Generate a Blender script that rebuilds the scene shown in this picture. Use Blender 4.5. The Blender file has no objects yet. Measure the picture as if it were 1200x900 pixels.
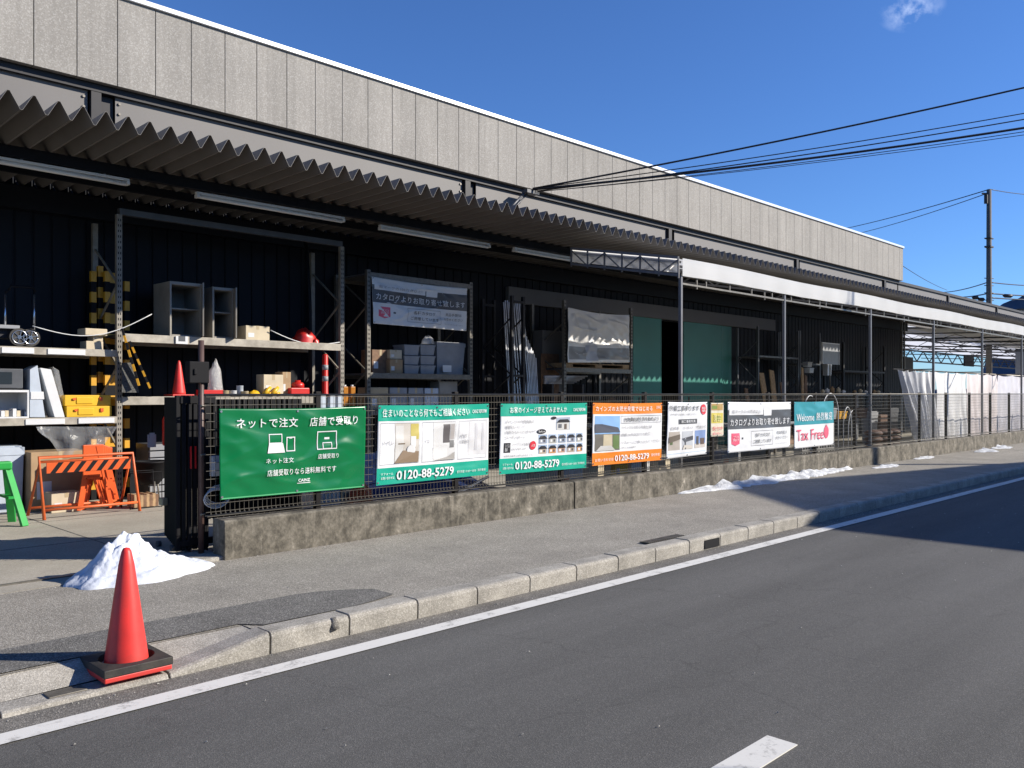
import bpy, math, random
from mathutils import Vector, Matrix, noise
random.seed(7)
sc = bpy.context.scene
COL = sc.collection
R = math.radians

# ------------------------------------------------------------------ surveying helper
EYE = 1.6
TH = math.atan(0.99)
FX, FY = math.cos(TH), math.sin(TH)
def at(px, py, Y=None, z=None):
    """photo point -> the place in the world where that sight line meets depth Y or height z"""
    a = (px-600)/1000.0; b = (461-py)/1000.0
    dx = FX + a*FY; dy = FY - a*FX
    t = Y/dy if Y is not None else (z-EYE)/b
    return Vector((dx*t, dy*t, EYE+b*t))
def ax(px, Y): return at(px, 461, Y=Y).x
def az(px, py, Y): return at(px, py, Y=Y).z

# ------------------------------------------------------------------ materials
MATS = {}
ALB = .86
def nodes(m):
    m.use_nodes = True
    nt = m.node_tree
    return nt, nt.nodes, nt.links, nt.nodes['Principled BSDF']
def pm(name, col, rough=.6, metal=0, var=.18, scale=6, bump=.15, bscale=60, spec=.5, dirt=0, dist=.004):
    if name in MATS: return MATS[name]
    m = bpy.data.materials.new(name); MATS[name] = m
    nt, N, L, P = nodes(m)
    tc = N.new('ShaderNodeTexCoord')
    n1 = N.new('ShaderNodeTexNoise'); n1.inputs['Scale'].default_value = scale; n1.inputs['Detail'].default_value = 6
    L.new(tc.outputs['Object'], n1.inputs['Vector'])
    r = N.new('ShaderNodeValToRGB')
    r.color_ramp.elements[0].position = .3; r.color_ramp.elements[1].position = .7
    col = tuple(v*ALB for v in col)
    c = Vector(col)
    r.color_ramp.elements[0].color = (*(c*(1-var)), 1); r.color_ramp.elements[1].color = (*[min(.95, v*(1+var)) for v in col], 1)
    L.new(n1.outputs['Fac'], r.inputs['Fac'])
    out = r.outputs['Color']
    if dirt:
        n2 = N.new('ShaderNodeTexNoise'); n2.inputs['Scale'].default_value = scale*.35; n2.inputs['Detail'].default_value = 8; n2.inputs['Roughness'].default_value = .7
        L.new(tc.outputs['Object'], n2.inputs['Vector'])
        r2 = N.new('ShaderNodeValToRGB'); r2.color_ramp.elements[0].position = .42; r2.color_ramp.elements[1].position = .62
        r2.color_ramp.elements[0].color = (0, 0, 0, 1); r2.color_ramp.elements[1].color = (dirt, dirt, dirt, 1)
        L.new(n2.outputs['Fac'], r2.inputs['Fac'])
        mx = N.new('ShaderNodeMixRGB'); mx.inputs['Color2'].default_value = (.09, .075, .055, 1)
        L.new(r2.outputs['Color'], mx.inputs['Fac']); L.new(out, mx.inputs['Color1']); out = mx.outputs['Color']
    L.new(out, P.inputs['Base Color'])
    P.inputs['Roughness'].default_value = rough; P.inputs['Metallic'].default_value = metal
    P.inputs['Specular IOR Level'].default_value = spec
    if bump:
        n3 = N.new('ShaderNodeTexNoise'); n3.inputs['Scale'].default_value = bscale; n3.inputs['Detail'].default_value = 4
        L.new(tc.outputs['Object'], n3.inputs['Vector'])
        b = N.new('ShaderNodeBump'); b.inputs['Strength'].default_value = bump; b.inputs['Distance'].default_value = dist
        L.new(n3.outputs['Fac'], b.inputs['Height']); L.new(b.outputs['Normal'], P.inputs['Normal'])
    return m

def aggregate(name, dark, light, speck, blotch, rough=.9, sscale=170, bscale=2.2, bump=.5, crack=0, stretch=1):
    """asphalt / pebble-dash: small stones in a binder, large worn blotches"""
    dark, light, speck = [tuple(q*ALB for q in c) for c in (dark, light, speck)]
    m = bpy.data.materials.new(name); MATS[name] = m
    nt, N, L, P = nodes(m)
    tc = N.new('ShaderNodeTexCoord')
    v = N.new('ShaderNodeTexVoronoi'); v.inputs['Scale'].default_value = sscale
    L.new(tc.outputs['Object'], v.inputs['Vector'])
    hsv = N.new('ShaderNodeSeparateColor'); L.new(v.outputs['Color'], hsv.inputs['Color'])
    r = N.new('ShaderNodeValToRGB'); e = r.color_ramp.elements
    e[0].position = .0; e[0].color = (*dark, 1); e[1].position = .75; e[1].color = (*light, 1)
    e2 = r.color_ramp.elements.new(.93); e2.color = (*speck, 1)
    L.new(hsv.outputs['Red'], r.inputs['Fac'])
    n = N.new('ShaderNodeTexNoise'); n.inputs['Scale'].default_value = bscale; n.inputs['Detail'].default_value = 9; n.inputs['Roughness'].default_value = .62
    mq = N.new('ShaderNodeMapping'); mq.inputs['Scale'].default_value = (stretch, 1, 1); L.new(tc.outputs['Object'], mq.inputs['Vector']); L.new(mq.outputs[0], n.inputs['Vector'])
    mr = N.new('ShaderNodeMapRange'); mr.inputs['From Min'].default_value = .3; mr.inputs['From Max'].default_value = .7
    mr.inputs['To Min'].default_value = 1-blotch; mr.inputs['To Max'].default_value = 1+blotch
    L.new(n.outputs['Fac'], mr.inputs['Value'])
    mx = N.new('ShaderNodeVectorMath'); mx.operation = 'SCALE'
    L.new(r.outputs['Color'], mx.inputs[0]); L.new(mr.outputs['Result'], mx.inputs['Scale'])
    out = mx.outputs[0]
    if crack:
        cv = N.new('ShaderNodeTexVoronoi'); cv.feature = 'DISTANCE_TO_EDGE'; cv.inputs['Scale'].default_value = .55
        nn = N.new('ShaderNodeTexNoise'); nn.inputs['Scale'].default_value = 3; nn.inputs['Detail'].default_value = 6
        L.new(tc.outputs['Object'], nn.inputs['Vector'])
        ad = N.new('ShaderNodeMixRGB'); ad.blend_type = 'ADD'; ad.inputs['Fac'].default_value = .35
        L.new(tc.outputs['Object'], ad.inputs['Color1']); L.new(nn.outputs['Color'], ad.inputs['Color2'])
        L.new(ad.outputs['Color'], cv.inputs['Vector'])
        cm = N.new('ShaderNodeMapRange'); cm.inputs['From Max'].default_value = .006; cm.inputs['To Min'].default_value = 1-crack; cm.inputs['To Max'].default_value = 1
        L.new(cv.outputs['Distance'], cm.inputs['Value'])
        m2 = N.new('ShaderNodeVectorMath'); m2.operation = 'SCALE'
        L.new(out, m2.inputs[0]); L.new(cm.outputs['Result'], m2.inputs['Scale']); out = m2.outputs[0]
    L.new(out, P.inputs['Base Color'])
    P.inputs['Roughness'].default_value = rough; P.inputs['Specular IOR Level'].default_value = .3
    b = N.new('ShaderNodeBump'); b.inputs['Strength'].default_value = bump; b.inputs['Distance'].default_value = .004
    L.new(v.outputs['Distance'], b.inputs['Height']); L.new(b.outputs['Normal'], P.inputs['Normal'])
    return m

def sheetmat(name, col, rough=.35, transl=.35, bump=.3, bscale=5, alpha=1, var=.06):
    col = tuple(v*.93 for v in col)
    m = bpy.data.materials.new(name); MATS[name] = m
    nt, N, L, P = nodes(m)
    tc = N.new('ShaderNodeTexCoord')
    n = N.new('ShaderNodeTexNoise'); n.inputs['Scale'].default_value = bscale; n.inputs['Detail'].default_value = 5
    L.new(tc.outputs['Object'], n.inputs['Vector'])
    r = N.new('ShaderNodeValToRGB'); r.color_ramp.elements[0].color = (*(Vector(col)*(1-var*2)), 1); r.color_ramp.elements[1].color = (*[min(.95, c*(1+var)) for c in col], 1)
    L.new(n.outputs['Fac'], r.inputs['Fac']); L.new(r.outputs['Color'], P.inputs['Base Color'])
    P.inputs['Roughness'].default_value = rough
    b = N.new('ShaderNodeBump'); b.inputs['Strength'].default_value = bump; b.inputs['Distance'].default_value = .03
    L.new(n.outputs['Fac'], b.inputs['Height']); L.new(b.outputs['Normal'], P.inputs['Normal'])
    O = N['Material Output']; cur = P.outputs[0]
    if transl:
        t = N.new('ShaderNodeBsdfTranslucent'); L.new(r.outputs['Color'], t.inputs['Color'])
        mx = N.new('ShaderNodeMixShader'); mx.inputs[0].default_value = transl
        L.new(cur, mx.inputs[1]); L.new(t.outputs[0], mx.inputs[2]); cur = mx.outputs[0]
    if alpha < 1:
        t = N.new('ShaderNodeBsdfTransparent'); mx = N.new('ShaderNodeMixShader'); mx.inputs[0].default_value = alpha
        L.new(t.outputs[0], mx.inputs[1]); L.new(cur, mx.inputs[2]); cur = mx.outputs[0]
    L.new(cur, O.inputs['Surface'])
    return m

M_ROAD = aggregate('road_asphalt', (.095, .094, .09), (.128, .126, .12), (.175, .17, .16), .2, sscale=190, bscale=1.3, crack=.16, bump=.3, stretch=.12)
M_WALK = aggregate('walk_asphalt', (.20, .185, .158), (.345, .32, .275), (.52, .49, .43), .17, sscale=150, bscale=1.3, crack=.08)
M_PATCH = aggregate('patch_asphalt', (.10, .098, .09), (.18, .172, .16), (.34, .33, .3), .2, sscale=150, bscale=3)
M_GUTTER = aggregate('gutter_asphalt', (.12, .112, .1), (.2, .19, .17), (.32, .3, .27), .25, sscale=160, bscale=3)
M_YARD = aggregate('yard_concrete', (.36, .33, .27), (.44, .41, .345), (.5, .47, .4), .2, sscale=120, bscale=.8, bump=.2)
M_KERB = aggregate('kerb_concrete', (.29, .272, .238), (.40, .378, .335), (.49, .465, .415), .28, sscale=140, bscale=4, bump=.35)
M_LAND = aggregate('land', (.13, .12, .1), (.2, .19, .16), (.25, .24, .2), .25, sscale=3, bscale=.05)
M_PARAPET = aggregate('pebble_panel', (.32, .30, .27), (.37, .35, .318), (.45, .43, .395), .07, sscale=60, bscale=1.0, bump=.15)
def panel_tone(m, x0):
    nt = m.node_tree; N = nt.nodes; L = nt.links; P = N['Principled BSDF']
    src = P.inputs['Base Color'].links[0].from_socket
    tc = N.new('ShaderNodeTexCoord'); sx = N.new('ShaderNodeSeparateXYZ'); L.new(tc.outputs['Object'], sx.inputs[0])
    a = N.new('ShaderNodeMath'); a.operation = 'SUBTRACT'; a.inputs[1].default_value = x0; L.new(sx.outputs[0], a.inputs[0])
    d = N.new('ShaderNodeMath'); d.operation = 'DIVIDE'; d.inputs[1].default_value = .6; L.new(a.outputs[0], d.inputs[0])
    f = N.new('ShaderNodeMath'); f.operation = 'FLOOR'; L.new(d.outputs[0], f.inputs[0])
    w = N.new('ShaderNodeTexWhiteNoise'); w.noise_dimensions = '1D'; L.new(f.outputs[0], w.inputs['W'])
    mp = N.new('ShaderNodeMapping'); mp.inputs['Scale'].default_value = (7, 1, .5); L.new(tc.outputs['Object'], mp.inputs['Vector'])
    n = N.new('ShaderNodeTexNoise'); n.inputs['Scale'].default_value = 1.5; n.inputs['Detail'].default_value = 6; L.new(mp.outputs[0], n.inputs['Vector'])
    r1 = N.new('ShaderNodeMapRange'); r1.inputs['To Min'].default_value = .93; r1.inputs['To Max'].default_value = 1.05; L.new(w.outputs['Value'], r1.inputs['Value'])
    r2 = N.new('ShaderNodeMapRange'); r2.inputs['From Min'].default_value = .3; r2.inputs['From Max'].default_value = .7; r2.inputs['To Min'].default_value = .9; r2.inputs['To Max'].default_value = 1.06; L.new(n.outputs['Fac'], r2.inputs['Value'])
    k = N.new('ShaderNodeMath'); k.operation = 'MULTIPLY'; L.new(r1.outputs[0], k.inputs[0]); L.new(r2.outputs[0], k.inputs[1])
    v = N.new('ShaderNodeVectorMath'); v.operation = 'SCALE'; L.new(src, v.inputs[0]); L.new(k.outputs[0], v.inputs['Scale']); L.new(v.outputs[0], P.inputs['Base Color'])
panel_tone(M_PARAPET, ax(39.5, 13.9))
M_SNOW = pm('snow', (.72, .76, .84), rough=.65, dirt=.05, var=.10, scale=9, bump=.5, bscale=16, dist=.02)
M_DSNOW = pm('old_snow', (.72, .74, .76), rough=.6, dirt=.25, var=.14, scale=9, bump=.8, bscale=30, dist=.02)

def wallconcrete():
    m = bpy.data.materials.new('weathered_concrete'); MATS['weathered_concrete'] = m
    nt, N, L, P = nodes(m)
    tc = N.new('ShaderNodeTexCoord')
    mp = N.new('ShaderNodeMapping'); mp.inputs['Scale'].default_value = (2.6, 2.6, 2.0)
    L.new(tc.outputs['Object'], mp.inputs['Vector'])
    n = N.new('ShaderNodeTexNoise'); n.inputs['Scale'].default_value = 1.7; n.inputs['Detail'].default_value = 10; n.inputs['Roughness'].default_value = .7
    L.new(mp.outputs[0], n.inputs['Vector'])
    r = N.new('ShaderNodeValToRGB'); e = r.color_ramp.elements
    e[0].position = .38; e[0].color = (.055, .049, .038, 1); e[1].position = .62; e[1].color = (.2, .18, .145, 1)
    x = e.new(.5); x.color = (.125, .112, .088, 1); x = e.new(.7); x.color = (.42, .38, .32, 1)
    mpd = N.new('ShaderNodeMapping'); mpd.inputs['Scale'].default_value = (9, 9, .7); L.new(tc.outputs['Object'], mpd.inputs['Vector'])
    nd = N.new('ShaderNodeTexNoise'); nd.inputs['Scale'].default_value = 1.3; nd.inputs['Detail'].default_value = 7; L.new(mpd.outputs[0], nd.inputs['Vector'])
    rd = N.new('ShaderNodeMapRange'); rd.inputs['From Min'].default_value = .58; rd.inputs['From Max'].default_value = .74; rd.inputs['To Max'].default_value = .65; L.new(nd.outputs['Fac'], rd.inputs['Value'])
    mxd = N.new('ShaderNodeMixRGB'); mxd.inputs['Color2'].default_value = (.3, .27, .22, 1); L.new(rd.outputs[0], mxd.inputs['Fac'])
    ns_ = N.new('ShaderNodeTexNoise'); ns_.inputs['Scale'].default_value = 28; ns_.inputs['Detail'].default_value = 5; L.new(tc.outputs['Object'], ns_.inputs['Vector'])
    rs = N.new('ShaderNodeMapRange'); rs.inputs['From Min'].default_value = .3; rs.inputs['From Max'].default_value = .7; rs.inputs['To Min'].default_value = .72; rs.inputs['To Max'].default_value = 1.2; L.new(ns_.outputs['Fac'], rs.inputs['Value'])
    L.new(n.outputs['Fac'], r.inputs['Fac']); L.new(r.outputs['Color'], mxd.inputs['Color1'])
    sv = N.new('ShaderNodeVectorMath'); sv.operation = 'SCALE'; L.new(mxd.outputs[0], sv.inputs[0]); L.new(rs.outputs[0], sv.inputs['Scale']); L.new(sv.outputs[0], P.inputs['Base Color'])
    P.inputs['Roughness'].default_value = .92
    b = N.new('ShaderNodeBump'); b.inputs['Strength'].default_value = .5; b.inputs['Distance'].default_value = .01
    n2 = N.new('ShaderNodeTexNoise'); n2.inputs['Scale'].default_value = 45; n2.inputs['Detail'].default_value = 6
    L.new(tc.outputs['Object'], n2.inputs['Vector']); L.new(n2.outputs['Fac'], b.inputs['Height']); L.new(b.outputs['Normal'], P.inputs['Normal'])
    return m
M_LOWWALL = wallconcrete()
def paintmat():
    m = bpy.data.materials.new('road_paint'); MATS['road_paint'] = m
    nt, N, L, P = nodes(m); tc = N.new('ShaderNodeTexCoord')
    n = N.new('ShaderNodeTexNoise'); n.inputs['Scale'].default_value = 7; n.inputs['Detail'].default_value = 12; n.inputs['Roughness'].default_value = .8
    L.new(tc.outputs['Object'], n.inputs['Vector'])
    r = N.new('ShaderNodeValToRGB'); e = r.color_ramp.elements
    e[0].position = .33; e[0].color = (.22, .215, .2, 1); e[1].position = .47; e[1].color = (.66, .65, .61, 1)
    L.new(n.outputs['Fac'], r.inputs['Fac']); L.new(r.outputs['Color'], P.inputs['Base Color']); P.inputs['Roughness'].default_value = .8
    return m
M_PAINT = paintmat()

M_CORR = pm('corrugated_steel', (.155, .142, .13), rough=.5, metal=.0, var=.12, scale=1.5, bump=0)
M_WEB = pm('beam_paint_grey', (.165, .155, .148), rough=.6, var=.05, scale=1, bump=0)
M_DARK = pm('dark_steel', (.018, .017, .02), rough=.6, var=.1, bump=0)
M_COPE = pm('white_coping', (.86, .87, .88), rough=.3, metal=.3, var=.03, bump=0)
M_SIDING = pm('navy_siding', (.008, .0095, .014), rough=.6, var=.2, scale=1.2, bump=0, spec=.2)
M_CREAM_SHADE = pm('shaded_rack_paint', (.3, .275, .23), rough=.5, var=.15, scale=10, bump=0, dirt=.5)  # cream rack paint darkened, shade on the uprights put into the colour
M_HEADER = pm('door_header', (.15, .145, .14), rough=.7, var=.08, scale=1, bump=0)
M_GREEN = pm('green_door_sheet', (.03, .21, .17), rough=.45, var=.1, scale=1, bump=.1, bscale=3)
M_GALV = pm('galvanised', (.2, .185, .16), rough=.45, metal=.5, var=.2, scale=15, bump=0)
M_CREAM = pm('cream_rack_paint', (.46, .42, .35), rough=.45, var=.12, scale=10, bump=0, dirt=.45)
M_BROWNPOLE = pm('brown_pole', (.1, .06, .05), rough=.5, var=.2, scale=10, bump=0)
M_BLACK = pm('black_paint', (.006, .006, .008), rough=.7, var=.2, bump=0, spec=.25)
M_POST = pm('dark_fence_post', (.01, .008, .008), rough=.6, var=.2, bump=0, spec=.2)
M_WIRE = pm('fence_wire', (.12, .11, .09), rough=.45, metal=.4, var=.2, bump=0)
M_TENT = sheetmat('white_tent_sheet', (.92, .92, .9), rough=.5, transl=.45, bump=.12, bscale=1.4)
M_TENTROOF = sheetmat('thin_tent_sheet', (.88, .88, .88), rough=.6, transl=.85, bump=.1, bscale=.4)
M_TENTPOST = pm('tent_frame_grey', (.17, .17, .18), rough=.45, metal=.3, var=.1, bump=0)
M_ORANGE = pm('orange_plastic', (.75, .115, .02), rough=.4, var=.1, bump=0)
M_ORSTEEL = pm('orange_steel', (.72, .14, .035), rough=.45, var=.12, scale=12, bump=0)
M_RED = pm('cone_red', (.84, .045, .04), rough=.45, var=.10, scale=6, bump=.08, bscale=30, dirt=.3)
M_RED2 = pm('red_plastic', (.6, .025, .02), rough=.35, var=.1, bump=0)
M_RUBBER = pm('black_rubber', (.03, .028, .027), rough=.65, var=.35, scale=14, bump=.3, bscale=60, dirt=.3)
M_YELLOW = pm('yellow_plastic', (.78, .46, .02), rough=.4, var=.08, bump=0)
M_YEL2 = pm('safety_yellow', (.7, .36, .02), rough=.5, var=.1, bump=0)
M_LGREEN = pm('green_plastic', (.02, .36, .06), rough=.4, var=.1, bump=0)
M_CARD = pm('cardboard', (.4, .27, .15), rough=.8, var=.15, scale=5, bump=.1)
M_CARD2 = pm('pale_cardboard', (.62, .53, .38), rough=.8, var=.1, scale=5, bump=.1)
M_TAPE = pm('parcel_tape', (.5, .4, .25), rough=.3, var=.1, bump=0)
M_WHITE = pm('white_plastic', (.72, .73, .74), rough=.4, var=.06, bump=0)
M_GREY = pm('grey_plastic', (.3, .31, .33), rough=.45, var=.1, bump=0)
M_DGREY = pm('dark_grey_plastic', (.08, .085, .095), rough=.45, var=.15, bump=0)
M_LBLUE = pm('pale_grey_blue', (.5, .56, .64), rough=.4, var=.08, bump=0)
M_CABINET = pm('cream_cabinet', (.36, .335, .29), rough=.5, var=.07, scale=4, bump=0, dirt=.3)
M_WOOD = pm('raw_wood', (.42, .27, .14), rough=.75, var=.3, scale=14, bump=.2)
M_DWOOD = pm('brown_board', (.2, .11, .06), rough=.7, var=.3, scale=14, bump=.2)
M_CHROME = pm('chrome', (.6, .62, .66), rough=.2, metal=.9, var=.05, bump=0)
M_ALU = pm('aluminium_bar', (.42, .43, .46), rough=.35, metal=.7, var=.2, scale=4, bump=0)
M_AMBER = pm('amber_bottle', (.45, .18, .03), rough=.2, var=.1, bump=0)
M_FILM = sheetmat('clear_film', (.6, .62, .64), rough=.15, transl=.2, bump=1.0, bscale=9, alpha=.3)
M_BLUETARP = pm('navy_tarp', (.02, .035, .1), rough=.35, var=.25, scale=3, bump=.6, bscale=9, dist=.02)
M_BAG = sheetmat('plastic_bag', (.7, .7, .7), rough=.2, transl=.2, bump=1.0, bscale=22, alpha=.6)
M_SACK = pm('brown_sack', (.13, .07, .045), rough=.7, var=.4, scale=9, bump=.5, bscale=20)
M_BLOCK = pm('concrete_block', (.42, .41, .38), rough=.9, var=.15, scale=8, bump=.4)
M_POLE = pm('pole_concrete', (.12, .11, .1), rough=.8, var=.15, bump=0)
M_CABLE = pm('black_cable', (.008, .008, .012), rough=.5, var=0.01, bump=0)
M_HILL = pm('hazy_wooded_hill', (.06, .085, .13), rough=1, var=.3, scale=.02, bump=0)  # bluish tone, distance haze mixed into the colour
M_FARWALL = pm('far_wall', (.4, .38, .36), rough=.8, var=.08, bump=0)
M_FARROOF = pm('far_roof', (.06, .07, .09), rough=.6, var=.15, bump=0)
M_HOUSE = pm('house_wall', (.16, .15, .14), rough=.8, var=.08, bump=0)
M_GLASS = pm('window_glass', (.03, .04, .05), rough=.08, var=.05, bump=0)
M_TUBE = pm('lamp_tube', (.8, .8, .78), rough=.3, var=.02, bump=0)

COLS = {}
def flat(c, rough=.4):
    key = tuple(round(x, 3) for x in c)+(rough,)
    if key not in COLS:
        COLS[key] = pm('print_%d' % len(COLS), c, rough=rough, var=.04, scale=3, bump=0)
    return COLS[key]

# ------------------------------------------------------------------ mesh builder
def wloc(o):
    v = Vector((0, 0, 0))
    while o is not None: v += o.location; o = o.parent
    return v
class MB:
    def __init__(s): s.v = []; s.f = []; s.mi = []; s.sm = []
    def add(s, vs, fs, mi=0, smooth=False):
        b = len(s.v); s.v += [Vector(v) for v in vs]
        for f in fs: s.f.append([b+i for i in f]); s.mi.append(mi); s.sm.append(smooth)
        return s
    def box(s, x0, x1, y0, y1, z0, z1, mi=0):
        vs = [(x, y, z) for x in (x0, x1) for y in (y0, y1) for z in (z0, z1)]
        return s.add(vs, [(0, 1, 3, 2), (4, 6, 7, 5), (0, 4, 5, 1), (2, 3, 7, 6), (0, 2, 6, 4), (1, 5, 7, 3)], mi)
    def bar(s, p, q, w, h=None, mi=0, up=(0, 0, 1)):
        p = Vector(p); q = Vector(q); h = h or w
        d = (q-p).normalized(); u = Vector(up)
        if abs(d.dot(u)) > .98: u = Vector((0, 1, 0))
        a = d.cross(u).normalized(); b = a.cross(d).normalized()
        vs = []
        for o in (p, q):
            for i, j in ((-1, -1), (1, -1), (1, 1), (-1, 1)): vs.append(o+a*i*w/2+b*j*h/2)
        return s.add(vs, [(3, 2, 1, 0), (4, 5, 6, 7), (0, 1, 5, 4), (1, 2, 6, 5), (2, 3, 7, 6), (3, 0, 4, 7)], mi)
    def tube(s, pts, r, n=8, mi=0, cap=True, smooth=True):
        pts = [Vector(p) for p in pts]; rs = r if isinstance(r, (list, tuple)) else [r]*len(pts)
        vs = []; fs = []
        ref = None
        for i, p in enumerate(pts):
            d = (pts[min(i+1, len(pts)-1)]-pts[max(i-1, 0)]).normalized()
            if ref is None:
                ref = d.cross(Vector((0, 0, 1)) if abs(d.z) < .95 else Vector((1, 0, 0))).normalized()
            a = (ref-d*ref.dot(d)).normalized(); ref = a; b = d.cross(a)
            for k in range(n):
                t = 2*math.pi*k/n; vs.append(p+(a*math.cos(t)+b*math.sin(t))*rs[i])
        for i in range(len(pts)-1):
            for k in range(n):
                fs.append((i*n+k, i*n+(k+1) % n, (i+1)*n+(k+1) % n, (i+1)*n+k))
        s.add(vs, fs, mi, smooth)
        if cap:
            b = len(s.v)-len(vs)
            s.f.append([b+k for k in range(n)][::-1]); s.mi.append(mi); s.sm.append(False)
            s.f.append([b+(len(pts)-1)*n+k for k in range(n)]); s.mi.append(mi); s.sm.append(False)
        return s
    def lathe(s, c, prof, n=24, mi=0):
        c = Vector(c); vs = []; fs = []
        for r, z in prof:
            for k in range(n):
                t = 2*math.pi*k/n; vs.append(c+Vector((r*math.cos(t), r*math.sin(t), z)))
        for i in range(len(prof)-1):
            for k in range(n): fs.append((i*n+k, i*n+(k+1) % n, (i+1)*n+(k+1) % n, (i+1)*n+k))
        s.add(vs, fs, mi, True)
        b = len(s.v)-len(vs)
        s.f.append([b+k for k in range(n)][::-1]); s.mi.append(mi); s.sm.append(False)
        s.f.append([b+(len(prof)-1)*n+k for k in range(n)]); s.mi.append(mi); s.sm.append(False)
        return s
    def grid(s, fn, nu, nv, mi=0, smooth=True):
        vs = [fn(i/nu, j/nv) for j in range(nv+1) for i in range(nu+1)]
        fs = [(j*(nu+1)+i, j*(nu+1)+i+1, (j+1)*(nu+1)+i+1, (j+1)*(nu+1)+i) for j in range(nv) for i in range(nu)]
        return s.add(vs, fs, mi, smooth)
    def build(s, name, mat, parent=None, bevel=0, solid=0):
        me = bpy.data.meshes.new(name)
        off = wloc(parent)
        me.from_pydata([v-off for v in s.v], [], s.f)
        mats = mat if isinstance(mat, (list, tuple)) else [mat]
        for m in mats: me.materials.append(m)
        me.polygons.foreach_set('material_index', s.mi); me.polygons.foreach_set('use_smooth', s.sm)
        me.update()
        o = bpy.data.objects.new(name, me); COL.objects.link(o)
        if parent is not None: o.parent = parent
        if solid:
            md = o.modifiers.new('thickness', 'SOLIDIFY'); md.thickness = solid; md.offset = 0
        if bevel:
            md = o.modifiers.new('bevel', 'BEVEL'); md.width = bevel; md.segments = 2; md.limit_method = 'ANGLE'; md.angle_limit = R(50)
        return o
def tag(o, label, cat, group=None, kind=None):
    o['label'] = label; o['category'] = cat
    if group: o['group'] = group
    if kind: o['kind'] = kind
    return o
def struct(o): o['kind'] = 'structure'; return o
def recentre(o):
    """move a mesh thing's origin to the middle of its base"""
    me = o.data; xs = [v.co for v in me.vertices]
    c = Vector(((min(v.x for v in xs)+max(v.x for v in xs))/2, (min(v.y for v in xs)+max(v.y for v in xs))/2, min(v.z for v in xs)))
    me.transform(Matrix.Translation(-c)); o.location += c
    return o
def thing(name, loc, label, cat, group=None):
    o = bpy.data.objects.new(name, None); o.empty_display_size = .1; COL.objects.link(o); o.location = loc
    return tag(o, label, cat, group)
def solo(mb, name, mat, label, cat, group=None, bevel=0, solid=0):
    return tag(recentre(mb.build(name, mat, bevel=bevel, solid=solid)), label, cat, group)
def copy_tree(o, parent=None):
    c = o.copy(); COL.objects.link(c); c.parent = parent
    for ch in list(o.children): copy_tree(ch, c)
    return c

# ------------------------------------------------------------------ text
def glyphs(s, bold=0):
    cu = bpy.data.curves.new('t', 'FONT'); cu.body = s
    if any(ord(c) > 0x2fff for c in s): bold = min(bold, .006); cu.space_character = 1.12
    cu.size = 1; cu.resolution_u = 2; cu.offset = bold
    cu.fill_mode = 'FRONT'
    ob = bpy.data.objects.new('t', cu); COL.objects.link(ob)
    dg = bpy.context.evaluated_depsgraph_get(); dg.update()
    me = bpy.data.meshes.new_from_object(ob.evaluated_get(dg))
    vs = [v.co.copy() for v in me.vertices]; fs = [list(p.vertices) for p in me.polygons]
    bpy.data.objects.remove(ob); bpy.data.curves.remove(cu); bpy.data.meshes.remove(me)
    if not vs: return [], []
    x0 = min(v.x for v in vs); x1 = max(v.x for v in vs); y0 = min(v.y for v in vs); y1 = max(v.y for v in vs)
    return [((v.x-x0)/(x1-x0), (v.y-y0)/(y1-y0)) for v in vs], fs

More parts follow.
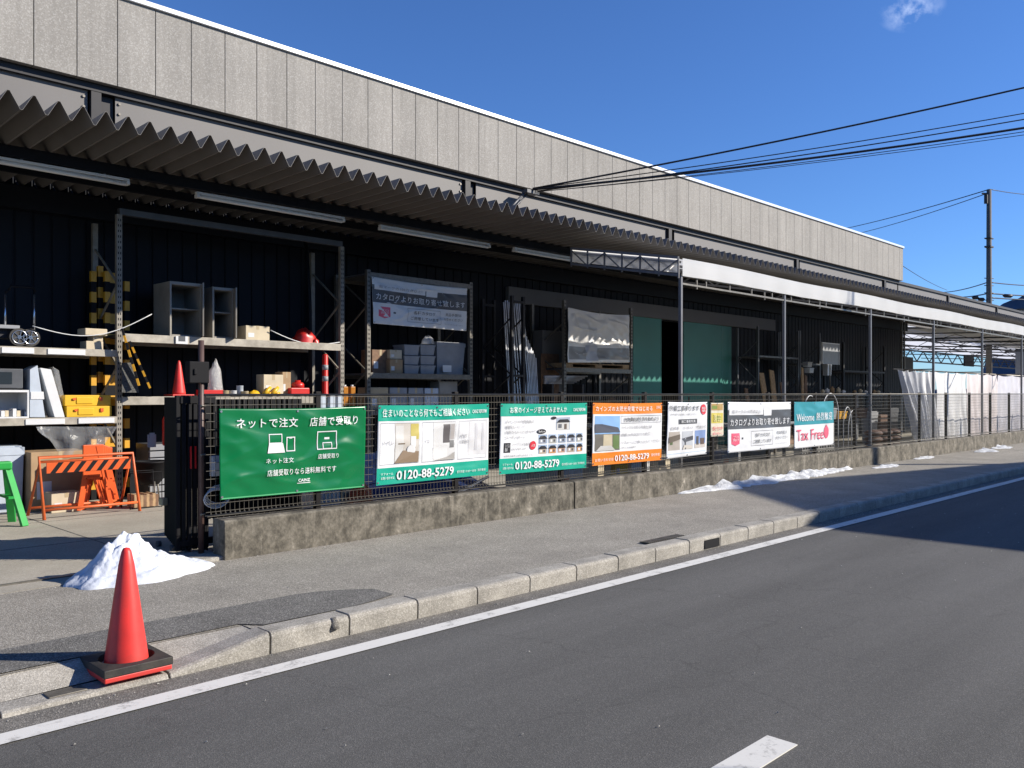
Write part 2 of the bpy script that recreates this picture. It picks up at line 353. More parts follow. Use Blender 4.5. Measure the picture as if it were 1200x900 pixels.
def banner(name, label, corners, Y, items, back=(.7, .7, .7), wr=.006, seed=0, group=None, cat='banner', hang=True, rough=.32, thick_mat=None, nu=70, nv=36):
    """corners: photo points tl, tr, br, bl; items drawn in sheet coordinates s (left-right) and t (bottom-top), 0..1"""
    TL, TR, BR, BL = [at(*c, Y=Y) for c in corners]
    root = thing(name, ((BL+BR)/2), label, cat, group)
    def F(s, t, lift=0):
        p = (BL*(1-s)+BR*s)*(1-t)+(TL*(1-s)+TR*s)*t
        sag = -.012*math.sin(math.pi*s*1.0)*t*wr/.006*.6
        w = noise.noise(Vector((s*3.1+seed*7.7, t*2.3, seed)))*1.5+.7*noise.noise(Vector((s*7+t*5+seed, t*4-s*3, seed+4)))+.45*max(0, 1-abs(noise.noise(Vector((s*1.9-t*2.6, t*2.4+s*1.4, seed+9))))*6)
        edge = min(1, 6*min(s, 1-s)+.25)*min(1, 6*min(t, 1-t)+.25)
        return Vector((p.x, p.y-.012-wr*1.6*w*edge-lift, p.z+sag))
    sh = MB().grid(lambda u, v: F(u, v), nu, nv)
    sh.build('sheet', flat(back, rough), root, solid=.0015)
    layers = {}
    def get(kind, col):
        return layers.setdefault((kind, tuple(col)), MB())
    for it in items:
        k = it[0]
        if k == 'r':
            _, s0, t0, s1, t1, col = it[:6]; L = it[6] if len(it) > 6 else 1
            nm = it[7] if len(it) > 7 else 'printed_panel'
            n1 = max(2, int((s1-s0)*nu*.9)); n2 = max(2, int((t1-t0)*nv*.9))
            get(nm, col).grid(lambda u, v: F(s0+(s1-s0)*u, t0+(t1-t0)*v, .0018*L+.001), n1, n2)
        elif k == 'o':
            _, s0, t0, s1, t1, w, col = it; asp = (TR-TL).length/(TL-BL).length
            h = w*asp
            for q in ((s0, t0, s1, t0+h), (s0, t1-h, s1, t1), (s0, t0+h, s0+w, t1-h), (s1-w, t0+h, s1, t1-h)):
                n1 = max(1, int((q[2]-q[0])*nu*.9)); n2 = max(1, int((q[3]-q[1])*nv*.9))
                get('lettering', col).grid(lambda u, v: F(q[0]+(q[2]-q[0])*u, q[1]+(q[3]-q[1])*v, .0065), n1, n2)
        elif k == 'p':
            _, pts, col = it[:3]; L = it[3] if len(it) > 3 else 2
            get('printed_panel', col).add([F(a, b, .0018*L+.0055) for a, b in pts], [list(range(len(pts)))])
        elif k == 'c':
            _, cs, ct, rs, rt, col = it[:6]; L = it[6] if len(it) > 6 else 2
            get('printed_panel', col).add([F(cs+rs*math.cos(a*math.pi/9), ct+rt*math.sin(a*math.pi/9), .0018*L+.0055) for a in range(18)], [list(range(18))])
        elif k == 't':
            _, s, s0, t0, s1, t1, col = it[:7]; bold = it[7] if len(it) > 7 else .012
            g, fs = glyphs(s, bold)
            get('lettering', col).add([F(s0+(s1-s0)*a, t0+(t1-t0)*b, .015) for a, b in g], fs)
    for (k, col), mb in layers.items(): mb.build(k, flat(col, rough+.05), root)
    if hang:
        g = MB()
        for s in (.012, .5, .988):
            for t in (.97, .03):
                c = F(s, t, .002); g.tube([c, c+Vector((0, -.006, 0))], .012, 8)
        g.build('eyelet', M_CHROME, root)
        tt = MB()
        for s in (.012, .5, .988):
            c = F(s, .97, .004); tt.tube([c, c+Vector((.01, .02, .02)), c+Vector((0, .05, .045))], .004, 5)
        tt.build('cable_tie', M_BLACK, root)
    return root

# ================================================================== SETTING: ground
ZR = -.12
struct(MB().add([(-600, -900, -.3), (3500, -900, -.3), (3500, 3500, -.3), (-600, 3500, -.3)], [(0, 1, 2, 3)]).build('ground', M_LAND))
struct(MB().grid(lambda u, v: (-60+u*460, -.8+v*5.9, ZR), 60, 2, smooth=False).build('road', M_ROAD))
struct(MB().grid(lambda u, v: (-60+u*460, 4.86+v*.24, ZR+.004), 60, 1, smooth=False).build('gutter_strip', M_GUTTER))
mk = MB()
mk.grid(lambda u, v: (-60+u*460, 4.70+v*.15, ZR+.008), 100, 1, smooth=False)
x = 3.94
for k in range(-3, 30):
    x1 = 3.94+k*10; 
    mk.box(x1-5, x1, 1.94, 2.10, ZR+.002, ZR+.007)
struct(mk.build('road_marking', M_PAINT))
far_w = MB().box(-60, 400, -3.4, -.8, -.32, .02)
struct(far_w.build('opposite_pavement', M_WALK))
# pavement slab (ramped down towards the driveway at its left end)
pv = MB()
def walkz(X, Y):
    return .008*math.sin(X*.7)*math.sin(Y*1.3)
pv.grid(lambda u, v: (2.87+u*97, 5.262+v*2.44, walkz(2.87+u*97, 5.262+v*2.44)), 240, 8)
pv.grid(lambda u, v: (-40+u*42.87, 5.45+v*2.252, walkz(-40+u*42.87, 5.45+v*2.252)), 110, 8)
pv.add([(2.87, 5.262, -.3), (2.87, 5.46, -.3), (2.87, 5.46, .0), (2.87, 5.262, .0)], [(3, 2, 1, 0)])
pv.add([(2.87, 5.262, -.3), (99.87, 5.262, -.3), (99.87, 5.262, 0), (2.87, 5.262, 0)], [(0, 1, 2, 3)])
struct(pv.build('pavement', M_WALK))
# dark reinstated trench strip
pt = MB()
def pf(u, v):
    X = -10+u*14.15
    e = max(0, (X-3.55)/.6)
    y0 = 5.47 if X < 2.9 else 5.33; y1 = 5.97-.28*e*e
    y0 += .1*e*e
    return (X, y0+(y1-y0)*v, walkz(X, 5.7)+.006)
pt.grid(pf, 120, 2)
struct(pt.build('trench_patch', M_PATCH))
# sloping apron and dropped kerb
ap = MB()
ap.grid(lambda u, v: (-20+u*22.87, 5.262+v*.2, -.085+v*.09+.004*math.sin(u*80)+max(0, (-20+u*22.87-2.2)/.67)*(1-v)*.088), 280, 3)
struct(ap.build('driveway_apron', M_KERB))
kb = MB()
def kstone(xa, xb, za, zb):
    g = .006
    prof = lambda z: [(5.085, -.3), (5.075, z-.03), (5.085, z-.008), (5.105, z), (5.262, z), (5.262, -.3)]
    vs = []; 
    for X, z in ((xa+g, za), (xb-g, zb)): vs += [(X, y, zz) for y, zz in prof(z)]
    n = 6
    fs = [(i, (i+1) % n, n+(i+1) % n, n+i) for i in range(n)]+[tuple(range(n))[::-1], tuple(range(n, 2*n))]
    kb.add(vs, fs)
X = 2.87
while X < 75:
    j = random.uniform(-.005, .005); kstone(X, X+.62, .03+j, .03+j+random.uniform(-.003, .003)); X += .62
kstone(2.2, 2.87, -.085, .03)
X = 2.2
while X > -12: kstone(X-.9, X, -.088, -.088); X -= .9
ko = kb.build('kerb', M_KERB, bevel=.004); struct(ko)
# chip knocked out of one kerb stone
struct(MB().lathe((ax(392, 5.08), 5.09, -.005), [(.045, -.04), (.035, -.01), (.03, .012), (.02, .034)], 7).build('kerb_chip', M_GUTTER))
# concrete yard
yd = MB().grid(lambda u, v: (-40+u*150, 7.7+v*60, 0), 30, 12, smooth=False)
yd.box(-10, 100, 7.7, 7.702, -.3, -.001)
struct(yd.build('yard_floor', M_YARD))
jt = MB()
for Yj in (9.8, 11.6):
    jt.box(-12, 60, Yj, Yj+.012, -.002, .003)
for Xj in (0.2, 3.4, 6.6): jt.box(Xj, Xj+.012, 7.72, 16, -.002, .0031)
struct(jt.build('yard_joint', M_GUTTER))
gt = MB().box(-12, 3.7, 7.98, 8.02, .001, .012)
struct(gt.build('gate_track', M_GALV))
# manhole lid + drain
md = MB().box(1.55, 1.75, 5.13, 5.24, -.093, -.080)
solo(md, 'marker_plate', M_GALV, 'small grey metal plate lying on the dropped kerb left of the red cone', 'plate', bevel=.003)
dg_ = thing('drain_grate', (7.8, 5.42, 0), 'black slotted drain grate set in the pavement behind the kerb', 'grate')
m = MB().box(7.45, 8.15, 5.31, 5.46, .006, .010); m.build('frame', M_BLACK, dg_)
m = MB()
for k in range(20): m.box(7.465+k*.0345-.015, 7.465+k*.0345, 5.325, 5.445, .010, .018)
m.build('bars', M_GALV, dg_)
solo(MB().box(8.12, 8.42, 5.068, 5.09, -.105, -.012), 'kerb_inlet', M_BLACK, 'black rectangular drain opening in the face of the kerb', 'drain inlet')
# hill and far things
hl = MB()
def hf(u, v):
    a = R(-4+u*26); d = 2300+v*500
    deg = -4+u*26
    zt_ = 252+(15-deg)*26 if deg < 15 else 20+232*max(0, 1-(deg-15)/1.3)**1.5
    if deg < 9: zt_ = 408-(9-deg)*14
    return (d*math.cos(a), d*math.sin(a), -5+v*(zt_+6*noise.noise(Vector((u*30, 0, 0)))+4*noise.noise(Vector((u*60, 2, 0)))))
hl.grid(hf, 400, 3)
struct(hl.build('hill', M_HILL))

# ================================================================== STORE BUILDING
XE = 38.0
bld = thing('store_building', (14, 13.9, 0), 'long grey store building with pebble panel parapet and deep corrugated canopy', 'building')
WY = 13.9
pan = MB(); 
g = .011; x = ax(39.5, WY)
x -= .6*14
while x < XE-.05:
    x1 = min(x+.6, XE)
    pan.box(x+g/2, x1-g/2, WY, WY+.12, 6.45, 7.84); x = x+.6
pan.build('parapet_panels', M_PARAPET, bld, bevel=.005)
MB().box(-6, XE, WY+.121, WY+.2, 6.46, 7.83).box(XE-.1, XE, WY+.2, 44, 4.4, 7.83).build('parapet_core', M_DARK, bld)
MB().box(-6, XE+.03, WY-.05, WY+.26, 7.845, 7.93).box(XE-.1, XE+.03, WY+.26, 44, 7.845, 7.93).build('coping', M_COPE, bld, bevel=.01)
MB().box(-6, XE-.1, WY+.2, 44, 7.3, 7.4).build('flat_roof', M_FARROOF, bld)
colX = [4.96+7.86*k for k in range(-1, 8)]
web = MB(); flg = MB()
for i in range(len(colX)-1):
    a = colX[i]+.27; b = colX[i+1]-.15
    web.box(a, b, WY+.20, WY+.22, 4.6, 6.33)
    for xx in (a+.06, b-.06):
        for k in range(9):
            z = 4.95+k*.16
            if i < 2: MB().tube([(xx, WY+.20, z), (xx, WY+.175, z)], .022, 6).build('bolt', M_GALV, bld)
    MB().box(colX[i]-.12, colX[i]+.03, WY+.12, WY+.3, 4.4, 6.32).box(colX[i]+.03, colX[i]+.26, WY+.26, WY+.3, 4.4, 6.32).build('column', M_DARK, bld)
flg.box(-6, colX[-1], WY+.125, WY+.3, 6.33, 6.445)
web.build('beam_web', M_WEB, bld); flg.build('beam_flange', M_DARK, bld);
MB().box(XE+.05, colX[-1], WY+.3, 15.2, 6.3, 6.42).build('rear_frame', M_DARK, bld)
# wall with ribs
DX0, DX1 = ax(741, WY), ax(858, WY)
wl = MB()
def siding(x0, x1, z0, z1, Y):
    x = x0
    while x < x1-1e-4:
        a = min(x+.21, x1); b = min(x+.25, x1)
        wl.add([(x, Y, z0), (a, Y, z0), (a, Y, z1), (x, Y, z1)], [(0, 1, 2, 3)])
        if b > a:
            wl.add([(a, Y, z0), (a+.01, Y+.02, z0), (b-.01, Y+.02, z0), (b, Y, z0), (a, Y, z1), (a+.01, Y+.02, z1), (b-.01, Y+.02, z1), (b, Y, z1)], [(0, 1, 5, 4), (1, 2, 6, 5), (2, 3, 7, 6)])
        x += .25
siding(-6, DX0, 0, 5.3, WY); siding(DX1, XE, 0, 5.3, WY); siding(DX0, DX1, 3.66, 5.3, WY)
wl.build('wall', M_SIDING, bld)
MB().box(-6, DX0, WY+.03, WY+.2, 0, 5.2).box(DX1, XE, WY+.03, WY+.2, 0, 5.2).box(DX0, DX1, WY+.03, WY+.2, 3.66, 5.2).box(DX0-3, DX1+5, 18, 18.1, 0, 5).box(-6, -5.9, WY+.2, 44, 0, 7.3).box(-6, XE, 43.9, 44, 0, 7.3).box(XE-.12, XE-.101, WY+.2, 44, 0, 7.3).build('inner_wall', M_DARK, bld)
hx0, hx1 = ax(592, WY), ax(905, WY)
MB().box(hx0, hx1, WY-.12, WY-.005, 3.68, 4.05).build('door_header', M_HEADER, bld, bevel=.01)
for a, b, dy in ((742, 775, -.06), (801, 846, -.06), (846, 857, -.02)):
    x0, x1 = ax(a, WY+dy), ax(b, WY+dy)
    d = MB().box(x0, x1, WY+dy, WY+dy+.03, .03, 3.70)
    d = d.build('sliding_door', M_GREEN, bld)
    fr = MB()
    for xx in (x0+.02, x1-.02): fr.box(xx-.02, xx+.02, WY+dy-.004, WY+dy+.001, .04, 3.69)
    fr.build('door_edge', M_GREEN, d)
    if b-a > 20:
        h = MB().box(x0+.25, x0+.28, WY+dy-.02, WY+dy, 1.25, 1.5); h.build('door_handle', M_BLACK, d)
# corrugated canopy
cy0, cy1 = 10.2, 13.88
cz = 4.66
cr = MB(); X = -6.02
prof = []
off = ax(40, 10.2) % .25
X = -6+off-.25
while X < 66:
    prof += [(X-.012, .095), (X+.012, .095), (X+.113, -.085), (X+.137, -.085)]
    X += .25
vs = []; fs = []
for q_, (x, z) in enumerate(prof):
    jz = .007*noise.noise(Vector((x*1.7, 1, 0)))+.004*noise.noise(Vector((x*9, 4, 0))); jy = .012*noise.noise(Vector((math.floor(x/2.5)*3.3, 8, 0)))
    vs += [(x, cy0+jy, cz+.075+z+jz), (x, cy1, cz+.02+z+.03)]
for i in range(len(prof)-1): fs.append((2*i, 2*i+2, 2*i+3, 2*i+1))
cr.add(vs, fs)
cr.build('canopy_roof', M_CORR, bld, solid=.004)
cbm = MB()
cbm.box(-6, XE, 13.70, 13.84, 4.27, 4.60)
cbm.box(-6, 66, 11.7, 11.8, 4.50, 4.64)
cbm.box(-6, 66, 12.6, 12.66, 4.52, 4.64)
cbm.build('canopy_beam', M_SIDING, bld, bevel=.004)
cond = MB(); a = at(590, 252, Y=13.86); b = at(614, 226, Y=13.86)
cond.tube([(a.x, 13.84, a.z), (b.x, 13.84, b.z)], .03, 8).tube([(a.x+.1, 13.84, a.z), (b.x+.1, 13.84, b.z)], .02, 8).box(b.x-.05, b.x+.35, 13.7, 13.88, 6.28, 6.36)
cond.build('cable_bracket', M_DGREY, bld)
# lattice column at the open end
lc = thing('lattice_column', (XE+.2, 13.4, 0), 'grey lattice steel column at the open far end of the store wall', 'column')
cxa = ax(1057, 13.3); m = MB()
for dx in (0, .3): m.box(cxa+dx, cxa+dx+.06, 13.3, 13.36, 0, 4.6)
m.build('chord', M_GALV, lc); m = MB()
for k in range(22):
    z = k*.21; m.bar((cxa+.03, 13.33, z+.02), (cxa+.33, 13.33, z+.2 if k % 2 else z+.02), .02)
m.build('lacing', M_DARK, lc)

# fluorescent fittings
lamps = [((-8, 188), (150, 216)), ((232, 229), (400, 260)), ((448, 267), (570, 290)), ((605, 293), (688, 309))]
words = ['leftmost long lamp under the canopy, cut by the picture edge', 'long white lamp second from the left under the canopy', 'third long lamp from the left under the corrugated canopy', 'fourth lamp under the canopy, its end behind the white tent']
for (a, b), w in zip(lamps, words):
    A = at(*a, z=4.42); B = at(*b, z=4.42); Y = (A.y+B.y)/2
    t = thing('ceiling_light', ((A.x+B.x)/2, Y, 4.42), w, 'lamp', 'long lamps under the canopy')
    MB().box(A.x, B.x, Y-.035, Y+.035, 4.45, 4.485).box(A.x, A.x+.04, Y-.05, Y+.05, 4.4, 4.449).box(B.x-.04, B.x, Y-.05, Y+.05, 4.4, 4.449).build('housing', M_TUBE, t, bevel=.004)
    MB().tube([(A.x+.04, Y, 4.425), (B.x-.04, Y, 4.415)], .03, 10).build('lamp_tube', M_TUBE, t)
    MB().box(A.x+.3, A.x+.33, Y-.015, Y+.015, 4.485, 4.6).box(B.x-.33, B.x-.3, Y-.015, Y+.015, 4.485, 4.6).build('hanger', M_GREY, t)

# ================================================================== WHITE TENT
TY = 8.2
tX0 = ax(797, TY)
tent = thing('tent_canopy', (tX0, TY, 0), 'long white sheet canopy on slim grey posts behind the fence', 'canopy')
zt, zb_ = 3.90, 3.60
tx1 = 62
MB().grid(lambda u, v: (tX0+u*(tx1-tX0), TY-.05+.012*math.sin(u*300)*(1-v), zb_+(zt-zb_)*v+.012*math.sin(u*52)), 260, 3).build('valance', M_TENT, tent)
MB().grid(lambda u, v: (tX0+u*(tx1-tX0), TY+v*2.4, zt-.01+v*.44-.05*math.sin(u*12*math.pi)**2*math.sin(v*math.pi)), 200, 6).build('roof_sheet', M_TENT, tent)
MB().grid(lambda u, v: (tX0-.02, TY+2.4*u, (zb_+.05+.45*u)*(1-v)+(zt+.44*u)*v), 8, 2).build('gable_sheet', M_TENTROOF, tent)
fr = MB()
n = 6
for k in range(n+1):
    y = TY+2.4*k/n; s = k/n
    fr.bar((tX0-.05, y, zb_-.04+.45*s), (tX0-.05, y, zt+.44*s), .025)
    if k < n:
        y2 = TY+2.4*(k+1)/n; s2 = (k+1)/n
        if k % 2: fr.bar((tX0-.05, y, zb_+.45*s), (tX0-.05, y2, zt+.44*s2-.02), .02)
        else: fr.bar((tX0-.05, y, zt+.44*s-.02), (tX0-.05, y2, zb_+.45*s2), .02)
fr.bar((tX0-.05, TY, zt+.01), (tX0-.05, TY+2.4, zt+.45), .045); fr.bar((tX0-.05, TY, zb_+.01), (tX0-.05, TY+2.4, zb_+.46), .04)
fr.build('gable_truss', M_TENTPOST, tent)
tr = MB()
tr.box(tX0, tx1, TY-.02, TY+.02, 3.60, 3.64); tr.box(tX0, tx1, TY-.02, TY+.02, 3.46, 3.49)
x = tX0
k = 0
while x < tx1:
    tr.box(x, x+.025, TY-.012, TY+.012, 3.49, 3.60)
    if k % 3 == 0: tr.box(x+.5, x+.525, TY-.012, TY+.012, 3.42, 3.60)
    x += .8; k += 1
tr.build('front_truss', M_GALV, tent)
pX = [12.37, 16.07, 20.35, 24.6, 28.85, 33.2]+[37.45+4.25*k for k in range(6)]
for X in pX:
    MB().box(X-.028, X+.028, TY-.028, TY+.028, 0, 3.6).build('post', M_TENTPOST, tent, bevel=.006)
rf = MB()
for X in pX:
    rf.bar((X, TY, 3.62), (X, TY+2.4, 4.06), .04)
    rf.bar((X, TY, 3.84), (X, TY+2.4, 4.28), .04)
    for k in range(6):
        a = k/6; b = (k+1)/6
        rf.bar((X, TY+2.4*a, 3.62+.44*a+(.22 if k % 2 else 0)), (X, TY+2.4*b, 3.62+.44*b+(0 if k % 2 else .22)), .02)
for s in (.35, .7, 1): rf.box(tX0, tx1, TY+2.4*s-.02, TY+2.4*s+.02, 3.84+.44*s-.03, 3.84+.44*s+.01)
rf.build('roof_truss', M_TENTPOST, tent)
MB().grid(lambda u, v: (XE+.8+u*(tx1-XE-.8), TY+2.41+v*4.8, zt+.42+v*.15-.05*math.sin(u*6*math.pi)**2*math.sin(v*math.pi)), 100, 6).build('roof_sheet', M_TENT, tent)
for k in range(5):
    m = MB(); X = 41.7+k*4.25; m.bar((X, TY+2.4, 4.27), (X, TY+7.2, 4.42), .045); m.bar((X, TY+2.4, 4.03), (X, TY+7.2, 4.18), .035)
    for j in range(6): m.bar((X, TY+2.4+j*.8, 4.04+(.22 if j % 2 else 0)), (X, TY+3.2+j*.8, 4.06+(0 if j % 2 else .24)), .02)
    m.build('inner_truss', M_DARK, tent)
# second tent bay, beyond the store's end
t2 = thing('rear_tent', (50, 15, 0), 'high white tent roof on dark trusses beyond the end of the store', 'canopy')
RX0, RX1, RY0, RY1 = XE+2, XE+115, 15.2, 36
rz = lambda y: 5.6+(y-RY0)/(RY1-RY0)*1.0
MB().grid(lambda u, v: (RX0+u*(RX1-RX0), RY0+v*(RY1-RY0), rz(RY0+v*(RY1-RY0))+.0), 24, 6).build('roof_sheet', M_TENTROOF, t2)
rt = MB()
for k in range(8):
    X = RX0+k*16
    rt.bar((X, RY0, rz(RY0)-.1), (X, RY1, rz(RY1)-.1), .12); rt.bar((X, RY0, rz(RY0)-.9), (X, RY1, rz(RY1)-.9), .08)
    for j in range(14):
        y = RY0+j*(RY1-RY0)/14; y2 = y+(RY1-RY0)/14
        rt.bar((X, y, rz(y)-(.9 if j % 2 else .1)), (X, y2, rz(y2)-(.1 if j % 2 else .9)), .04)
for k in range(1, 4):
    y = RY0+k*(RY1-RY0)/4; rt.box(RX0, RX1, y-.05, y+.05, rz(y)-.16, rz(y)-.05)
rt.box(RX0, RX1, RY1-.05, RY1+.07, rz(RY1)-.2, rz(RY1)-.04); rt.box(RX0, RX1, RY1-.05, RY1+.05, 5.2, 5.36)
for j in range(56):
    x = RX0+j*2.02; rt.bar((x, RY1, 5.3 if j % 2 else 6.5), (x+2.02, RY1, 6.5 if j % 2 else 5.3), .09)
for X in (RX0+.1, RX0+56, RX0+112): rt.box(X-.1, X+.1, RY1-.1, RY1+.1, 0, 6.5)
rt.build('truss', M_DARK, t2)
hp = [at(p, 418, Y=RY1-.3) for p in (1130, 1141)]
solo(MB().box(hp[0].x, hp[1].x, RY1-.35, RY1-.2, 5.1, 6.5), 'hanging_panel', M_BLACK, 'dark square board hung from the rear tent truss', 'panel', bevel=.01)
solo(MB().box(XE+1.2, XE+1.3, 15, 22, 0, 3.5).box(XE+1.2, XE+8, 22, 22.1, 0, 3.4).box(XE+1.2, XE+4, 14.9, 15, .0, 3.3), 'dark_partition', M_DARK, 'dark tall partition standing behind the far end of the store wall', 'partition')

# ================================================================== LOW WALL + FENCE
def wallseg(x0, x1, lab):
    m = MB()
    n = max(2, int((x1-x0)/.25))
    def prof(X):
        e = .006*noise.noise(Vector((X*1.3, 0, 3)))
        return [(7.70+e, -.1), (7.70+e, .36), (7.715+e, .378), (7.95, .38), (7.95, -.1)]
    vs = []; k = 5
    for i in range(n+1):
        X = x0+(x1-x0)*i/n
        vs += [(X, y, z) for y, z in prof(X)]
    fs = []
    for i in range(n):
        for j in range(k-1): fs.append((i*k+j, (i+1)*k+j, (i+1)*k+j+1, i*k+j+1))
    fs += [tuple(range(k)), tuple(n*k+j for j in range(k))[::-1]]
    m.add(vs, fs)
    o = m.build('low_wall', M_LOWWALL, bevel=.006); tag(o, lab, 'wall', 'low concrete walls below the fence')
    return o
j1 = ax(673, 7.7); j2 = ax(982, 7.7)
wallseg(3.87, j1-.012, 'stained low concrete wall below the green and teal banners')
wallseg(j1+.012, j2-.01, 'low concrete wall below the orange and white banners, behind the snow strip')
wallseg(j2+.01, 75, 'low concrete wall running off below the white tarpaulins at the far end')
fen = thing('mesh_fence', (3.8, 7.84, .38), 'long grey wire mesh fence on dark posts above the low wall', 'fence')
def panel(x0, w):
    m = MB(); r = .0016
    n = int(round(w/.05))
    for k in range(1, n):
        x = x0+k*w/n; m.box(x-r, x+r, 7.826-r, 7.826+r, .42, 1.57)
    for k in range(15):
        z = .46+k*.079; rr = .0027
        m.box(x0, x0+w, 7.820-rr, 7.820+rr, z-rr, z+rr)
    # folded lower edge
    m.box(x0, x0+w, 7.79, 7.797, .418, .425)
    for k in range(1, n, 1):
        x = x0+k*w/n; m.bar((x, 7.826, .46), (x, 7.794, .42), .004)
    return m
fx = [4.98+1.95*k for k in range(27)]
panel(3.74, 4.98-3.74).build('mesh_panel', M_WIRE, fen)
p0 = panel(fx[0], 1.95).build('mesh_panel', M_WIRE, fen)
for k in range(1, 26):
    c = p0.copy(); COL.objects.link(c); c.parent = fen; c.location = (1.95*k, 0, 0)
q0 = MB().box(fx[0]-.03, fx[0]+.03, 7.812, 7.872, .36, 1.62).build('post', M_POST, fen, bevel=.004)
for k in range(1, 27):
    c = q0.copy(); COL.objects.link(c); c.parent = fen; c.location = (1.95*k, 0, 0)
MB().tube([(3.72, 7.815, 1.585), (fx[-1], 7.815, 1.585)], .012, 8).build('top_rail', M_WIRE, fen)
MB().tube([(3.72, 7.80, .43), (fx[-1], 7.80, .43)], .007, 6).build('bottom_rail', M_WIRE, fen)

# brown end pole with a black lock box and concrete footing
pole = thing('gate_pole', (3.80, 8.05, 0), 'thin brown steel pole at the fence end carrying a black box', 'pole')
MB().tube([(3.80, 8.05, 0.03), (3.80, 8.05, 2.12)], .028, 12).build('shaft', M_BROWNPOLE, pole)
MB().box(3.66, 3.86, 8.0, 8.1, 1.70, 1.91).box(3.70, 3.73, 7.985, 8.0, 1.78, 1.84).build('lock_box', M_BLACK, pole, bevel=.008)
MB().tube([(3.83, 8.02, .42), (3.77, 7.99, .42)], .01, 6).tube([(3.83, 8.02, 1.0), (3.77, 7.99, 1.0)], .01, 6).tube([(3.83, 8.02, 1.48), (3.77, 7.99, 1.48)], .01, 6).build('hinge_pin', M_GALV, pole)
solo(MB().box(3.62, 3.92, 7.74, 8.2, -.02, .035), 'pole_footing', M_KERB, 'small concrete block footing under the brown gate pole', 'footing', bevel=.012)
# folded black gate
gate = thing('folding_gate', (3.85, 8.7, 0), 'black accordion gate folded up beside the brown pole, red reflectors on it', 'gate')
m = MB()
for k in range(19):
    y = 8.22+k*.053; dx = .03*(k % 2)+(y-8.2)*.3
    m.box(3.64+dx, 3.70+dx, y, y+.042, .06, 1.56)
    m.bar((3.67+dx, y+.02, .25), (3.70+dx, y+.05, .45), .02)
for k in range(6):
    x = 3.60+k*.058; m.box(x, x+.042, 8.16, 8.2, .06, 1.58)
m.box(3.64, 4.0, 8.15, 8.21, 1.50, 1.57); m.box(3.64, 4.0, 8.15, 8.21, .10, .16)
m.build('bars', M_BLACK, gate, bevel=.004)
m = MB()
for k in range(3):
    y = 8.22+k*.34
    m.tube([(3.72, y, .03), (3.76, y, .03)], .03, 10)
m.build('wheel', M_DGREY, gate)
for xx in (ax(222.5, 8.15), ax(228, 8.15)): MB().box(xx, xx+.012, 8.135, 8.149, .86, 1.08).build('reflector', flat((.8, .03, .03)), gate)
MB().box(3.78, 3.84, 8.9, 9.0, .42, .5).build('latch', M_TAPE, gate, bevel=.01)
# black slatted crates behind the mesh
g2 = thing('slatted_screen', (4.5, 8.35, 0), 'black slatted screen standing close behind the mesh and green banner', 'screen')
m = MB()
for k in range(17):
    x = 3.98+k*.066; m.box(x, x+.045, 8.3, 8.36, .32, 1.54)
m.build('slats', M_BLACK, g2, bevel=.006)
MB().box(3.95, 5.1, 8.37, 8.4, .38, .46).box(3.95, 5.1, 8.37, 8.4, 1.35, 1.43).box(3.95, 3.99, 8.3, 8.4, 0, .4).box(5.06, 5.1, 8.3, 8.4, 0, .4).build('frame', M_DARK, g2)
solo(MB().box(3.9, 4.0, 8.02, 8.08, .78, .98).box(3.92, 3.98, 8.0, 8.02, .82, .93), 'meter_box', M_WHITE, 'small white box fixed behind the mesh beside the green banner', 'box', bevel=.005)
m = MB()
for k in range(4):
    pts = []
    for i in range(17):
        a = i/16*2*math.pi; pts.append((3.93+.13*math.cos(a)+.02*k, 7.99+.02*k, .56+.09*math.sin(a)+.012*k))
    m.tube(pts, .007, 5)
solo(m, 'wire_coil', M_WHITE, 'loose coil of white cable hanging at the foot of the mesh', 'cable')

# ================================================================== BANNERS
W = (.8, .81, .82); GRN = (.0, .165, .05); TEAL = (.0, .37, .25); ORG = (.8, .23, .02); BLK = (.03, .03, .035); GR = (.3, .3, .32)
DG = (.09, .095, .105); PINK = (.8, .12, .2); TEAL2 = (.03, .3, .36); REDC = (.7, .04, .06)
BY = 7.80
its = [('t', 'ネットで注文', .10, .785, .50, .895, W, .02), ('t', '店舗で受取り', .58, .785, .935, .895, W, .02),
       ('t', 'ネット注文', .285, .37, .47, .43, W, .012), ('t', '店舗受取り', .645, .39, .79, .45, W, .012),
       ('t', '店舗受取りなら送料無料です', .29, .225, .775, .30, W, .012), ('t', 'CAINZ', .505, .135, .59, .17, W, .02),
       ('r', .50, .115, .595, .122, W), ('o', .305, .60, .395, .71, .005, W), ('p', [(.295, .49), (.415, .49), (.40, .60), (.305, .60)], W, 2),
       ('o', .425, .50, .485, .67, .006, W), ('r', .445, .65, .465, .665, W),
       ('o', .64, .50, .78, .72, .006, W), ('o', .68, .505, .745, .585, .005, W), ('r', .695, .62, .73, .645, W),
       ('r', .008, .006, .992, .02, (.1, .45, .2))]
banner('banner', 'large plain green banner with white Japanese lettering and laptop and shop symbols', [(256, 479), (428, 476), (426, 571), (257, 586)], BY, its, back=GRN, rough=.24, wr=.010, seed=1, group='banners tied to the mesh fence', nu=110, nv=60)
